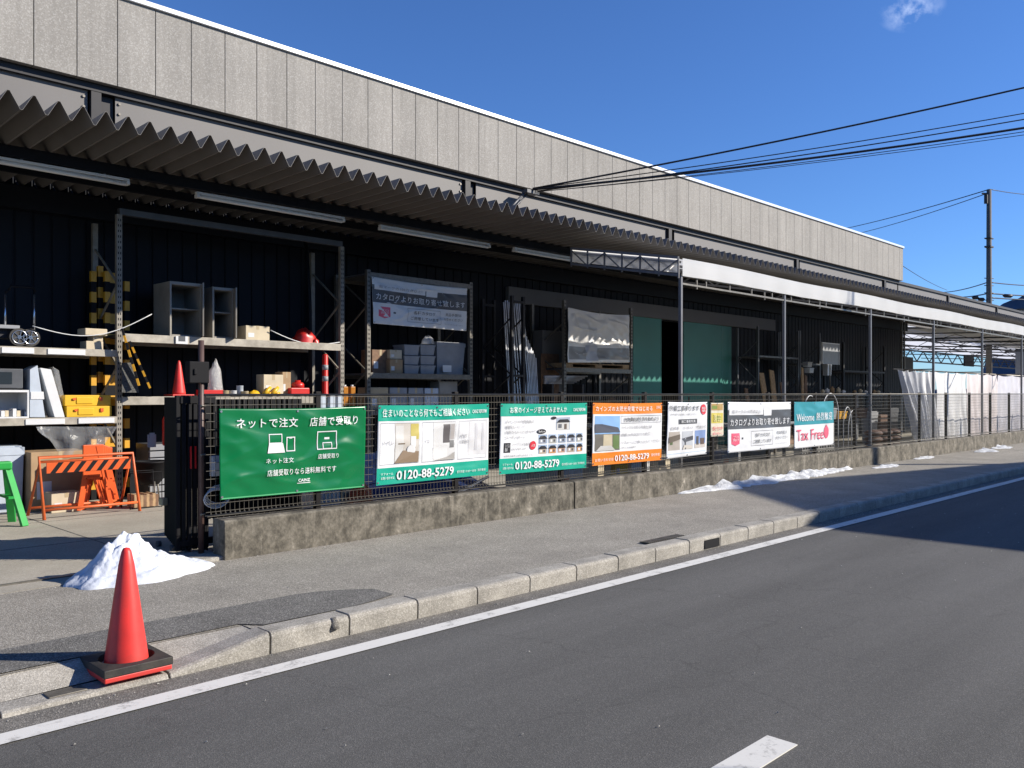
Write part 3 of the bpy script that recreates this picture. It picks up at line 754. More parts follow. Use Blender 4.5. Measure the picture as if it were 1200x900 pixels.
its = [('r', 0, .80, 1, 1, TEAL), ('r', 0, 0, 1, .21, TEAL),
       ('t', '住まいのことなら何でもご相談ください', .03, .85, .80, .955, W, .015), ('t', 'CAINZ REFORM', .83, .875, .97, .925, W, .012),
       ('t', '0120-88-5279', .16, .045, .66, .165, W, .02), ('t', 'リフォーム', .03, .12, .13, .15, W), ('t', 'お問い合わせは', .03, .065, .14, .10, W), ('t', '受付時間 10:00〜18:00（年中無休）', .69, .06, .97, .10, W, 0),
       ('o', .02, .25, .345, .775, .002, GR), ('o', .37, .25, .67, .775, .002, GR), ('o', .70, .25, .98, .775, .002, GR),
       ('t', 'トイレ', .045, .50, .125, .55, GR, 0), ('t', 'バス', .39, .50, .44, .55, GR, 0), ('t', '内窓', .72, .545, .775, .595, GR, 0), ('t', '化粧台', .72, .47, .79, .52, GR, 0),
       ('r', .14, .26, .34, .77, (.6, .56, .5)), ('r', .145, .26, .21, .74, (.66, .65, .62), 2), ('p', [(.14, .26), (.34, .26), (.34, .40), (.21, .42)], (.28, .2, .13), 2),
       ('r', .27, .56, .34, .76, (.55, .46, .12), 2), ('c', .275, .42, .035, .07, (.78, .78, .77), 3), ('r', .25, .30, .295, .42, (.78, .78, .77), 3), ('r', .27, .46, .315, .60, (.75, .75, .74), 3), ('r', .165, .50, .22, .515, (.2, .15, .1), 3),
       ('r', .47, .26, .665, .77, (.68, .68, .67)), ('r', .56, .49, .62, .74, (.12, .11, .11), 2), ('r', .47, .28, .60, .44, (.76, .76, .75), 2), ('r', .62, .42, .66, .52, (.2, .2, .2), 2), ('p', [(.47, .26), (.665, .26), (.665, .36), (.60, .30)], (.4, .38, .35), 3), ('r', .625, .53, .66, .74, (.45, .42, .4), 2),
       ('r', .80, .30, .975, .76, (.7, .7, .71)), ('r', .86, .36, .885, .74, (.6, .6, .62), 2), ('r', .93, .36, .95, .74, (.58, .58, .6), 2)]
banner('banner', 'teal-edged white banner showing toilet and bath pictures over a phone number', [(443, 475), (572, 473), (571, 556), (440, 569)], BY, its, back=W, wr=.007, seed=2, group='banners tied to the mesh fence')
its = [('r', 0, .82, 1, 1, TEAL), ('r', 0, 0, 1, .22, TEAL),
       ('t', 'お家のイメージ変えてみませんか', .09, .865, .74, .955, W, .015), ('t', 'CAINZ REFORM', .82, .875, .97, .925, W, .012),
       ('t', '0120-88-5279', .16, .05, .66, .165, W, .02), ('t', 'リフォーム', .03, .12, .13, .15, W), ('t', 'お問い合わせは', .03, .065, .14, .10, W), ('t', '受付時間 10:00〜18:00（年中無休）', .69, .06, .97, .10, W, 0),
       ('t', 'カインズの外壁塗装は', .05, .72, .36, .765, GR, 0), ('t', '種類もいろいろ', .05, .645, .26, .69, GR, 0), ('t', 'お家のイメージに合わせて', .05, .57, .38, .615, GR, 0), ('t', 'コーディネート', .05, .495, .27, .54, GR, 0),
       ('r', .04, .30, .11, .44, BLK), ('t', 'シリコン\n塗装', .047, .32, .103, .42, W, 0), ('t', 'ハイブリッド塗装', .125, .395, .31, .435, GR, 0), ('t', '耐久年数 15年', .125, .335, .28, .365, GR, 0), ('c', .355, .39, .035, .065, REDC), ('t', '人気', .335, .37, .375, .41, W, .01), ('t', '※価格は店舗でお問い合わせください', .04, .245, .38, .27, GR, 0),
       ('c', .45, .59, .05, .035, BLK), ('t', 'Before', .415, .575, .485, .605, W, 0), ('c', .59, .785, .03, .022, BLK), ('r', .36, .24, .365, .24, W)]
cc = [(.5, .4, .3), (.3, .33, .4), (.6, .3, .12), (.42, .42, .38), (.5, .3, .2), (.25, .3, .38)]
for i in range(5):
    s = .42+i*.112
    for j in range(2):
        t = .26+j*.15
        q = .098
        if i == 4: q = .08
        its += [('r', s, t, s+q, t+.13, (.35, .45, .6)), ('r', s+.008, t, s+q-.01, t+.075, cc[(i*2+j) % 6], 2), ('p', [(s, t+.07), (s+q, t+.07), (s+q*.7, t+.115), (s+q*.25, t+.115)], BLK, 3), ('r', s+.02, t+.02, s+.04, t+.055, W, 3), ('r', s+.055, t+.02, s+.075, t+.055, (.1, .1, .12), 3)]
its += [('r', .625, .60, .79, .79, (.4, .46, .55)), ('r', .635, .60, .78, .72, (.62, .62, .6), 2), ('p', [(.63, .715), (.79, .715), (.76, .76), (.66, .76)], BLK, 3), ('r', .65, .63, .69, .69, (.15, .16, .18), 3), ('r', .72, .61, .75, .69, (.15, .12, .1), 3)]
banner('banner', 'teal-edged white banner crowded with small house pictures, between two larger ones', [(586, 473), (687, 472), (686, 548), (584, 556)], BY, its, back=W, wr=.006, seed=3, group='banners tied to the mesh fence')
its = [('r', 0, .82, 1, 1, ORG), ('r', 0, 0, 1, .20, ORG),
       ('t', 'カインズの太陽光発電ではじめる', .03, .865, .84, .95, W, .02), ('t', 'CAINZ', .9, .90, .97, .95, W, 0),
       ('t', '0120-88-5279', .30, .045, .80, .145, W, .02), ('t', 'お問い合わせは', .03, .06, .28, .11, W, 0), ('t', '受付時間', .83, .08, .96, .13, W, 0),
       ('o', .385, .665, .985, .79, .003, GR), ('t', '光熱費削減生活を始めよう', .42, .69, .94, .765, BLK, .008),
       ('t', 'カインズなら安心の自社工事', .39, .57, .84, .62, GR, 0), ('t', '長期10年保証付き施工', .39, .45, .81, .50, GR, 0), ('t', 'リフォーム工事もお任せください', .39, .32, .97, .37, GR, 0), ('t', '※詳しくは店舗で', .39, .25, .6, .28, GR, 0),
       ('r', .03, .23, .37, .79, (.25, .45, .75)), ('p', [(.03, .52), (.37, .52), (.34, .60), (.12, .66), (.03, .66)], (.1, .11, .14), 2), ('r', .03, .23, .37, .50, (.16, .15, .13), 2), ('r', .14, .28, .26, .49, (.55, .48, .34), 3), ('r', .27, .25, .36, .47, (.13, .2, .07), 3), ('p', [(.04, .23), (.30, .23), (.24, .31), (.10, .31)], (.55, .54, .52), 4)]
banner('banner', 'orange-edged banner with a picture of a house under a solar roof', [(694, 472), (775, 472), (774, 539), (693, 546)], BY, its, back=W, wr=.006, seed=4, group='banners tied to the mesh fence')
its = [('t', '外構工事承ります', .03, .84, .78, .94, DG, .01), ('c', .89, .86, .075, .10, REDC), ('t', '相談\n無料', .845, .81, .935, .91, W, .01),
       ('t', '店内係員にお気軽にご相談ください', .06, .765, .72, .80, GR, 0), ('r', .27, .60, .73, .69, DG), ('t', '施工事例写真', .33, .62, .68, .675, W, .01),
       ('t', '駐車場', .07, .50, .28, .56, GR, 0), ('t', 'カーポート', .38, .50, .62, .56, GR, 0), ('t', '門まわり', .72, .50, .95, .56, GR, 0),
       ('r', .04, .14, .31, .47, (.45, .4, .35)), ('r', .36, .14, .64, .47, (.5, .52, .55)), ('r', .69, .14, .96, .47, (.25, .35, .6)),
       ('p', [(.04, .27), (.31, .33), (.31, .42), (.04, .38)], (.16, .13, .1), 2), ('r', .08, .24, .14, .34, (.13, .17, .08), 3), ('p', [(.36, .34), (.64, .38), (.64, .30), (.42, .27)], (.08, .08, .09), 2), ('r', .42, .14, .45, .3, (.1, .1, .1), 3), ('p', [(.36, .14), (.64, .14), (.60, .2), (.4, .22)], (.62, .58, .52), 3), ('r', .69, .14, .96, .22, (.6, .55, .5), 2), ('r', .73, .2, .79, .36, (.1, .09, .08), 3), ('r', .83, .2, .93, .32, (.16, .12, .1), 3),
       ('r', .02, .07, .98, .08, (.45, .6, .75))]
banner('banner', 'narrow white banner with a red round badge and three small photographs', [(782, 471), (828, 471), (827, 532), (780, 538)], BY, its, back=W, wr=.006, seed=5, group='banners tied to the mesh fence', nu=44)
its = [('r', .05, .78, .95, .98, (.5, .33, .12)), ('r', .1, .82, .5, .92, (.22, .3, .06), 2), ('r', .05, .40, .95, .70, (.65, .55, .1)), ('r', .3, .48, .8, .60, (.35, .42, .1), 2), ('t', '園芸', .2, .44, .75, .66, (.8, .7, .3), .01),
       ('t', '受付中', .1, .18, .9, .30, REDC, .0), ('t', '店内へ', .1, .05, .9, .13, PINK, .0)]
banner('poster', 'small yellow and brown poster tied between a white banner and a grey one', [(832, 472), (847, 472), (847, 511), (832, 512)], BY, its, back=(.75, .7, .55), wr=.003, seed=6, nu=16, nv=24)
def catalog(off=0):
    return [('r', 0, .46, 1, .84, DG), ('r', .02, .74, .54, .87, W, 2), ('t', '船マークの100万点以上！', .06, .775, .50, .845, GR, 0), ('r', .55, .72, .67, .88, W, 2),
            ('t', 'カタログよりお取り寄せ致します', .03, .52, .97, .67, W, .02),
            ('r', .05, .17, .17, .38, PINK, 1), ('p', [(.05, .17), (.17, .17), (.11, .13)], PINK, 2), ('t', 'プロ\n向け', .07, .22, .15, .33, W, 0), ('r', .20, .25, .225, .29, DG),
            ('o', .35, .10, .70, .41, .003, GR), ('t', '各種カタログ', .41, .28, .64, .36, DG, .006), ('t', 'ご用意しています', .38, .15, .67, .23, DG, .006),
            ('t', '商品手配は', .76, .31, .93, .38, DG, 0), ('t', 'お任せください', .74, .20, .95, .27, DG, 0), ('t', 'サービスカウンターまで', .74, .10, .95, .13, GR, 0)]
banner('banner', 'grey and white banner with a pink tag, between the small poster and teal banner', [(852, 471), (926, 471), (925, 524), (852, 531)], BY, catalog(), back=W, wr=.006, seed=7, group='banners tied to the mesh fence')
its = [('r', 0, .50, 1, 1, TEAL2), ('t', 'Welcome', .04, .58, .48, .74, W, .006), ('t', '熱烈歓迎', .53, .58, .95, .76, W, .015),
       ('t', 'Tax Free', .05, .16, .72, .40, PINK, .003), ('c', .80, .30, .065, .14, PINK), ('r', .775, .24, .79, .36, W, 3), ('r', .81, .24, .825, .36, W, 3), ('p', [(.77, .42), (.83, .42), (.80, .48)], PINK)]
banner('banner', 'rightmost banner, teal over white, reading Tax Free in pink', [(930, 471), (976, 470), (976, 521), (930, 526)], BY, its, back=W, wr=.0055, seed=8, group='banners tied to the mesh fence', nu=50)

# ================================================================== STORAGE RACKS
def rack(x0, x1, yf, depth, ztop, shelves, label, mat=M_CREAM, uw=.075, beam=.11, posts=(1, 1), brace=True, slots=True, decks=True):
    t = thing('storage_rack', ((x0+x1)/2, yf+depth/2, 0), label, 'rack')
    for i, x in enumerate((x0, x1)):
        if not posts[i]: continue
        for y in (yf, yf+depth):
            m = MB(); m.box(x-uw/2, x+uw/2, y-.035, y+.035, 0, ztop); 
            if slots and y == yf:
                z = .1
                while z < ztop-.05:
                    for s in (-1, 1): m.box(x+s*uw*.2-.006, x+s*uw*.2+.006, y-.0375, y-.034, z, z+.035, 1)
                    z += .08
            m.build('upright', [M_CREAM_SHADE if mat is M_CREAM else mat, M_BLACK], t)
        if brace:
            b = MB(); z = .2; k = 0
            while z+.6 < ztop:
                b.bar((x, yf+.03, z if k % 2 else z+.6), (x, yf+depth-.03, z+.6 if k % 2 else z), .025); z += .6; k += 1
            b.build('brace', M_CREAM_SHADE if mat is M_CREAM else mat, t)
    for z in shelves:
        for y in (yf, yf+depth): MB().box(x0+uw/2, x1-uw/2, y-.04, y+.01, z-beam, z).build('beam', mat, t, bevel=.004)
        if decks: MB().box(x0+uw/2, x1-uw/2, yf+.012, yf+depth-.042, z-.04, z-.004).build('shelf', M_DGREY, t)
    return t
RY = 12.8
XA = ax(139, RY); XB = ax(400, RY)
zA1 = az(100, 409, RY); zA2 = az(80, 489, RY)
zB1 = az(270, 397, RY)
rack(XA-3.8, XA, RY, .95, 4.2, [zA1, zA2], 'leftmost cream rack, piled with yellow cases and boards, cut by the picture edge', beam=.10, posts=(1, 0))
rack(XA, XB, RY, .95, 4.2, [zB1, 1.55], 'wide cream rack behind the gate carrying two open cabinets on its top shelf', beam=.12)
m = MB().box(XA, XB, RY-.04, RY+.04, 4.2, 4.29)
solo(m, 'tie_beam', M_DGREY, 'dark horizontal tie bar linking the rack tops under the canopy', 'beam')  # dark grey stands in for canopy shade on the bar
XC, XD = ax(431, RY), ax(551, RY)
zC1 = az(490, 438, RY)
rack(XC, XD, RY, 1.0, az(430, 316, RY), [zC1, 1.3, 3.86-.05], 'tall rack with a torn catalogue banner across its top', mat=M_GALV, beam=.1)
XF, XG = ax(661, RY), ax(739, RY)
rack(XF, XG, RY, 1.0, az(661, 352, RY), [az(700, 432, RY), .9], 'dark rack holding a pallet below a silver sheet', mat=M_GALV, beam=.1)
X3, X4 = ax(588, 13.0), ax(613, 12.7)
rack(X3, X4, 12.7, .9, az(613, 348, 12.7), [.4, 2.0, az(600, 352, 12.7)], 'narrow black rack holding upright silver bars', mat=M_DARK, beam=.05, uw=.06, slots=False, decks=False)
rack(ax(888, 13.0), ax(935, 13.0), 13.0, .7, az(900, 384, 13), [az(900, 417, 13), .5], 'slim dark rack with leaning brown boards, right of the green doors', mat=M_DGREY, beam=.06, uw=.06, slots=False)
rack(ax(937, 13.0), ax(960, 13.0), 13.0, .7, az(950, 389, 13), [az(950, 426, 13), 1.3], 'slim dark rack beside the leaning boards, white parcels inside', mat=M_DGREY, beam=.06, uw=.06, slots=False)
rack(ax(988, 13.1), ax(1036, 13.1), 13.1, .7, az(1000, 402, 13), [az(1000, 434, 13), az(1000, 460, 13)], 'dark rack with a cross brace near the far end of the store wall', mat=M_DARK, beam=.07, uw=.07, slots=False)
m = MB().box(ax(962, 12.5), ax(1056, 12.5), 12.3, 12.9, 1.52, 1.6)
for px in (964, 1000, 1052): m.box(ax(px, 12.5), ax(px, 12.5)+.05, 12.35, 12.4, 0, 1.52)
solo(m, 'display_shelf', M_GREY, 'long grey display shelf at eye height below the white mesh panel', 'shelf', bevel=.004)

# generic goods -----------------------------------------------------
def carton(px0, px1, pyt, pyb, Y, depth, label, mat=M_CARD, z0=None, tape=M_TAPE, cat='box', name='carton', group=None, ry=0):
    x0, x1 = ax(px0, Y), ax(px1, Y); pm_ = (px0+px1)/2
    zt_ = az(pm_, pyt, Y); zb = az(pm_, pyb, Y) if z0 is None else z0
    t = thing(name, ((x0+x1)/2, Y+depth/2, zb), label, cat, group)
    c = (x0+x1)/2; e = .0018
    b = MB().box(x0, x1, Y, Y+depth, zb, zt_); b.build('body', mat, t, bevel=min(.008, (x1-x0)*.04))
    w = min(.05, (x1-x0)*.14)
    m = MB().box(c-w/2, c+w/2, Y-e, Y+depth+e, zt_-.003, zt_+e).box(c-w/2, c+w/2, Y-e, Y-.0005, zt_-(zt_-zb)*.25, zt_-.003)
    m.build('tape', tape, t)
    m = MB().box(x0+(x1-x0)*.1, x0+(x1-x0)*.35, Y-e, Y-.0005, zb+(zt_-zb)*.2, zb+(zt_-zb)*.5); m.build('sticker', M_WHITE, t)
    if ry: t.rotation_euler.z = ry
    return t
def crate(px0, px1, pyt, pyb, Y, depth, label, mat=M_GREY, name='plastic_crate', cat='crate', z0=None, group=None, lid=True):
    x0, x1 = ax(px0, Y), ax(px1, Y); p = (px0+px1)/2
    zt_ = az(p, pyt, Y); zb = az(p, pyb, Y) if z0 is None else z0
    t = thing(name, ((x0+x1)/2, Y+depth/2, zb), label, cat, group); h = zt_-zb; tp = (x1-x0)*.05
    m = MB(); vs = [(x0+tp, Y+tp, zb), (x1-tp, Y+tp, zb), (x1-tp, Y+depth-tp, zb), (x0+tp, Y+depth-tp, zb), (x0, Y, zt_-h*.1), (x1, Y, zt_-h*.1), (x1, Y+depth, zt_-h*.1), (x0, Y+depth, zt_-h*.1)]
    m.add(vs, [(3, 2, 1, 0), (0, 1, 5, 4), (1, 2, 6, 5), (2, 3, 7, 6), (3, 0, 4, 7), (4, 5, 6, 7)]); m.build('body', mat, t, bevel=.006)
    m = MB().box(x0-.008, x1+.008, Y-.008, Y+depth+.008, zt_-h*.14, zt_-h*.02)
    m.box(x0+.02, x1-.02, Y+.02, Y+depth-.02, zt_-h*.02, zt_); m.build('lid' if lid else 'rim', mat, t, bevel=.004)
    return t

# --- leftmost rack, top shelf
c0 = ax(20, 12.9)
ht = thing('hand_truck', (ax(18, 12.9), 13.1, zA1), 'folding platform trolley with spoked wheels on the leftmost rack shelf', 'trolley')
for px in (6, 40):
    xx = ax(px, 13.0); MB().tube([(xx, 13.0, zA1+.14), (xx, 13.0, az(px, 345, 13.0))], .014, 8).build('handle_post', M_CHROME, ht)
xa, xb = ax(10, 13.0), ax(42, 13.0); zz = az(26, 336, 13)
MB().tube([(xa, 13.0, zz-.06), (xa+.03, 13.0, zz), (xb-.03, 13.0, zz), (xb, 13.0, zz-.06)], .018, 8).tube([(xa, 13, zz-.06), (xa-.04, 13.0, zz-.1)], .014, 8).build('handle_grip', M_BLACK, ht)
MB().box(ax(-20, 12.9), ax(22, 12.9), 12.85, 13.45, zA1+.24, zA1+.29).build('deck', M_GREY, ht, bevel=.008)
MB().box(ax(-15, 12.9), ax(18, 12.9), 12.95, 13.3, zA1+.12, zA1+.24).build('undercarriage', M_DARK, ht)
for px in (22, 35):
    cx = ax(px, 12.83); cz_ = zA1+.13; w = MB()
    w.tube([(cx, 12.80, cz_), (cx, 12.86, cz_)], .12, 24); wh = w.build('wheel', M_RUBBER, ht)
    r = MB()
    for k in range(6):
        a = k*math.pi/3+.3; r.bar((cx, 12.797, cz_), (cx+.085*math.cos(a), 12.797, cz_+.085*math.sin(a)), .016, .006)
    pts = [(cx+.088*math.cos(i*math.pi/12), 12.797, cz_+.088*math.sin(i*math.pi/12)) for i in range(25)]
    r.tube(pts, .009, 5); r.tube([(cx, 12.79, cz_), (cx, 12.80, cz_)], .025, 10); r.build('spokes', M_CHROME, wh)
bx_ = thing('letter_box', (ax(112, 12.85), 13.0, zA1), 'cream open-fronted letter box with an overhanging lid beside the rack post', 'box')
x0, x1 = ax(101, 12.85), ax(121, 12.85); zt_ = az(112, 391, 12.85)
MB().box(x0, x1, 12.85, 13.1, zA1, zA1+.12).box(x0+.10, x1, 12.86, 13.1, zA1+.121, zt_-.031).build('body', M_CARD2, bx_, bevel=.006)
MB().box(x0-.03, x1+.04, 12.80, 13.12, zt_-.03, zt_+.07).build('lid', M_CARD2, bx_, bevel=.01)
# --- striped pads
def striped(x, y, z0, z1, w, name='striped_bar', label='', lean=0, group=None, first=0):
    m = MB(); n = 22; h = (z1-z0)/n
    for k in range(n):
        a = k/n; b = (k+1)/n
        m.box(x-w/2+lean*a, x+w/2+lean*a, y-w/2, y+w/2, z0+k*h, z0+(k+1)*h-.0005, (k+first) % 2)
    return solo(m, name, [M_BLACK, M_YEL2], label, 'guard bar', group)
zc = [(109, 13.5, 440, 318), (117, 13.55, 450, 312), (125, 13.45, 445, 318), (131, 13.6, 450, 320), (148, 13.55, 445, 330)]
sl = ['first from the left', 'second from the left', 'third from the left', 'fourth, just left of the rack post', 'fifth, just right of the rack post']
for (px, y, pb, pt_), s in zip(zc, sl):
    striped(ax(px, y), y, 0.0, az(px, pt_, y), .075, label='upright yellow and black striped bar, '+s, group='striped guard bars behind the rack')
lb = MB()
for i, (pa, ya, pb, yb) in enumerate(((143, 385, 163, 452), (152, 400, 176, 455))):
    A = at(pa, ya, Y=12.6); B = at(pb, yb, Y=12.5); lb = MB()
    for k in range(8):
        lb.bar(A.lerp(B, k/8), A.lerp(B, (k+.99)/8), .06, .03, mi=k % 2)
    solo(lb, 'striped_board', [M_BLACK, M_YEL2], 'leaning striped board against the rack post, '+('nearer the post' if i == 0 else 'nearer the red cone'), 'guard board')
m = MB(); A = [at(143, 425, Y=12.7), at(156, 425, Y=12.7), at(163, 460, Y=12.6), at(143, 460, Y=12.6)]
m.add(A+[a+Vector((0, .02, 0)) for a in A], [(0, 1, 2, 3), (7, 6, 5, 4), (0, 4, 5, 1), (1, 5, 6, 2), (2, 6, 7, 3), (3, 7, 4, 0)])
solo(m, 'grit_mat', pm('grit', (.09, .09, .085), rough=.9, var=.6, scale=60, bump=.5), 'speckled dark grey mat hanging beside the rack post', 'mat')
# --- leftmost rack mid shelf
s = az(60, 489, RY)
t = thing('display_case', (ax(12, 12.85), 13.0, zA2), 'open-fronted display box of small parcels on the leftmost rack middle shelf', 'box')
x0, x1 = ax(-20, 12.84), ax(34, 12.84)
MB().box(x0, x1, 12.84, 13.3, zA2, zA2+.02).box(x0, x1, 12.84, 13.3, zA2+.35, zA2+.38).box(x1-.02, x1, 12.84, 13.3, zA2+.02, zA2+.35).box(x0, x1-.02, 13.28, 13.3, zA2+.02, zA2+.35).build('shell', M_WHITE, t)
q = MB()
for k in range(9):
    px = -8+k*4.6; h = random.uniform(.06, .14); xx = ax(px, 12.9)
    q.box(xx, xx+.045, 12.9, 13.1, zA2+.021, zA2+.02+h, k % 3)
q.build('parcels', [M_CARD2, M_DGREY, M_WHITE], t, bevel=.004)
t = thing('monitor', (ax(12, 12.9), 13.0, zA2+.38), 'dark boxed screen standing on the small display case', 'screen')
MB().box(ax(-15, 12.9), ax(27, 12.9), 12.9, 13.2, zA2+.40, az(10, 432, 12.9)).build('casing', M_DGREY, t, bevel=.01)
MB().box(ax(-12, 12.9), ax(14, 12.9), 12.894, 12.9, zA2+.46, az(10, 436, 12.9)).build('glass', M_GLASS, t); MB().box(ax(-5, 12.9), ax(20, 12.9), 12.88, 13.1, zA2+.381, zA2+.40).build('foot', M_BLACK, t)
def slab(pts, Y, d, mat, name, label, cat, bevel=.004):
    A = [at(a, b, Y=Y) for a, b in pts]; n = len(A)
    m = MB(); m.add(A+[a+Vector((0, d, 0)) for a in A], [tuple(range(n)), tuple(range(n, 2*n))[::-1]]+[(i, n+i, n+(i+1) % n, (i+1) % n) for i in range(n)])
    return solo(m, name, mat, label, cat, bevel=bevel)
slab([(35, 433), (44, 428), (53, 489), (35, 489)], 12.85, .35, M_LBLUE, 'flat_parcel', 'pale grey upright parcel with a white band on the middle shelf', 'parcel')
slab([(36, 459), (51.2, 459), (52, 468), (36, 468)], 12.84, .008, M_WHITE, 'parcel_band', 'white paper band round the pale grey upright parcel', 'band')
slab([(47, 431), (60, 433), (76, 489), (64, 489)], 12.86, .3, M_WHITE, 'leaning_parcel', 'white parcel leaning right against the grey one on the middle shelf', 'parcel')
slab([(62, 430), (69, 434), (76, 470), (73, 478)], 12.95, .2, M_FILM, 'film_wrap', 'crumpled clear film behind the leaning white parcel', 'film')
for i, (a, b, yt, yb) in enumerate(((78, 131, 476, 489), (76, 130, 463, 475.6))):
    Y = 12.84+.02*i; x0, x1 = ax(a, Y), ax(b, Y); z1 = az(100, yt, Y); z0 = zA2 if i == 0 else az(100, yb, Y)
    t = thing('tool_case', ((x0+x1)/2, Y+.2, z0), ('lower' if i == 0 else 'upper')+' yellow plastic case of the pair on the leftmost rack', 'case', 'yellow cases on the rack')
    MB().box(x0, x1, Y, Y+.4, z0, z1).box(x0+.15, x1-.25, Y-.012, Y, z0+.03, z1-.03).build('shell', M_YELLOW, t, bevel=.02)
    MB().box(x0+.1, x0+.14, Y-.02, Y-.012, z1-.07, z1-.04).box(x1-.16, x1-.12, Y-.02, Y, z1-.08, z1-.03).build('latch', M_ORANGE, t)
# hanging film
def film(u, v):
    A = at(46, 500, Y=12.7).lerp(at(134, 500, Y=12.7), u); d = .42*math.sin(math.pi*min(1, u*1.02))**.6
    return Vector((A.x+.04*math.sin(v*7+u*9), 12.7-.05*math.sin(u*20)*v, A.z-v*d))
solo(MB().grid(film, 40, 14), 'clear_film', M_FILM, 'clear plastic film drooping below the yellow cases', 'film')
# --- floor goods at left
crate(-8, 28, 523, 592, 12.9, .6, 'pale blue-grey storage tub on the floor beside the green sawhorse', mat=M_LBLUE, z0=.0, name='storage_tub', cat='tub')
carton(36, 104, 529, 596, 12.7, .6, 'large brown cardboard box on the floor behind the orange barrier', z0=.0)
carton(60, 96, 577, 598, 12.35, .3, 'small pale box in front of the large cardboard box', mat=M_CARD2, z0=.0)
# stacked folded orange barriers
for i in range(5):
    Yb = 12.25+i*.06; xl = ax(94+i*2, Yb); xr = ax(124+i*2.5, Yb); ztp = az(110, 521+i, Yb)
    t = thing('folded_barrier', ((xl+xr)/2, Yb, 0), 'folded orange barrier, number %s from the front of the upright stack' % ('one two three four five'.split()[i]), 'barrier', 'folded orange barriers')
    cxm = (xl+xr)/2
    MB().bar((xl+.12, Yb, ztp-.02), (xl-.02, Yb, 0.02), .05, .03).build('leg', M_ORANGE, t); MB().bar((xr-.12, Yb, ztp-.02), (xr+.06, Yb, .02), .05, .03).build('leg', M_ORANGE, t)
    MB().box(xl+.03, xr-.03, Yb-.018, Yb+.018, ztp-.45, ztp).build('board', M_ORANGE, t, bevel=.01)
    MB().bar((xl+.08, Yb-.01, .45), (xr-.08, Yb-.01, .45), .04, .025).bar((cxm, Yb-.014, .45), (cxm+.12, Yb-.014, 0.05), .04, .02).build('stay', M_ORANGE, t)
# A-frame barrier
t = thing('aframe_barrier', (ax(100, 12.0), 12.0, 0), 'orange pipe A-frame barrier with a black striped board', 'barrier')
xl, xr = ax(46, 11.95), ax(157, 11.95); zt_ = az(100, 534, 11.95)
xl2, xr2 = xl+.02, xr-.02
MB().tube([(xl, 11.75, 0), (xl+.01, 12.0, zt_), (xr, 12.0, zt_), (xr+.0, 11.75, 0)], .022, 8).build('front_frame', M_ORSTEEL, t)
MB().tube([(xl-.02, 12.35, 0), (xl+.03, 12.03, zt_-.06), (xr-.02, 12.03, zt_-.06), (xr-.03, 12.35, 0)], .02, 8).tube([(xl, 12.32, .1), (xr-.03, 12.32, .1)], .018, 8).build('rear_frame', M_ORSTEEL, t)
MB().tube([(xl, 11.79, .12), (xr, 11.79, .12)], .018, 8).build('cross_bar', M_ORSTEEL, t)
z0 = az(100, 552, 11.95); z1 = az(100, 540, 11.95)
m = MB(); m.box(xl+.08, xr-.06, 11.925, 11.945, z0, z1, 0); n = 7; L = (xr-xl-.2)
for k in range(n):
    x = xl+.12+k*L/n; y = 11.9235; w = L/n*.45; sh = .1
    m.add([(x, y, z0), (x+w, y, z0), (x+w+sh, y, z1), (x+sh, y, z1)], [(0, 1, 2, 3)], 1)
m.build('striped_board', [M_ORANGE, M_BLACK], t)
# green sawhorse
t = thing('sawhorse', (ax(5, 11.6), 11.7, 0), 'green plastic sawhorse standing at the left picture edge', 'sawhorse')
xr = ax(9, 11.6); zt_ = az(5, 541, 11.6)
MB().box(xr-1.0, xr+.05, 11.58, 11.72, zt_-.1, zt_).build('top', M_LGREEN, t, bevel=.02)
for dx, dy in ((.05, -.32), (.05, .32), (-.95, -.32), (-.95, .32)):
    bx0 = xr+dx; MB().bar((bx0-.05, 11.65, zt_-.05), (bx0+.03+(.05 if dx > 0 else -.15), 11.65+dy*.8, 0), .09, .04).build('leg', M_LGREEN, t, bevel=.006)
MB().bar((xr, 11.45, .35), (xr, 11.85, .35), .06, .03).build('brace', M_LGREEN, t)
# brazier, drawers, wood
t = thing('iron_brazier', (ax(176, 12.5), 12.5, 0), 'black iron brazier on thin legs beside the grey drawers', 'brazier')
cx = ax(176, 12.5); zt_ = az(176, 540, 12.5)
MB().lathe((cx, 12.5, zt_-.34), [(.12, 0), (.2, .1), (.23, .34), (.235, .34), (.22, .30)], 20).build('bowl', M_BLACK, t)
for k in range(3):
    a = k*2.1+.5; MB().tube([(cx+.15*math.cos(a), 12.5+.15*math.sin(a), zt_-.28), (cx+.2*math.cos(a), 12.5+.2*math.sin(a), 0)], .012, 6).build('leg', M_GALV, t)
t = thing('drawer_stack', (ax(190, 13.0), 13.1, 0), 'dark grey stack of shallow drawers on the floor below the red cone', 'drawers')
x0, x1 = ax(175, 12.9), ax(206, 12.9); zt_ = az(190, 520, 12.9)
MB().box(x0, x1, 12.93, 13.4, 0, zt_).build('carcass', M_DGREY, t)
for k in range(8):
    h = zt_/8; MB().box(x0+.01, x1-.01, 12.9, 12.93, k*h+.01, (k+1)*h-.01).build('drawer', M_GREY, t, bevel=.005)
t = thing('firewood_rack', (ax(168, 12.1), 12.1, 0), 'bundle of cut firewood in a thin wire frame on the yard floor', 'firewood')
x0, x1 = ax(152, 12.0), ax(189, 12.0); m = MB()
for k in range(8):
    x = x0+.06+k*(x1-x0-.1)/8; m.box(x, x+.045, 12.0, 12.25, .015, .17+random.uniform(0, .03), k % 2)
m.build('logs', [M_WOOD, M_DWOOD], t, bevel=.006); m = MB()
for x in (x0, x1):
    m.tube([(x, 11.98, 0), (x, 11.98, .5)], .006, 6).tube([(x, 12.28, 0), (x, 12.28, .5)], .006, 6)
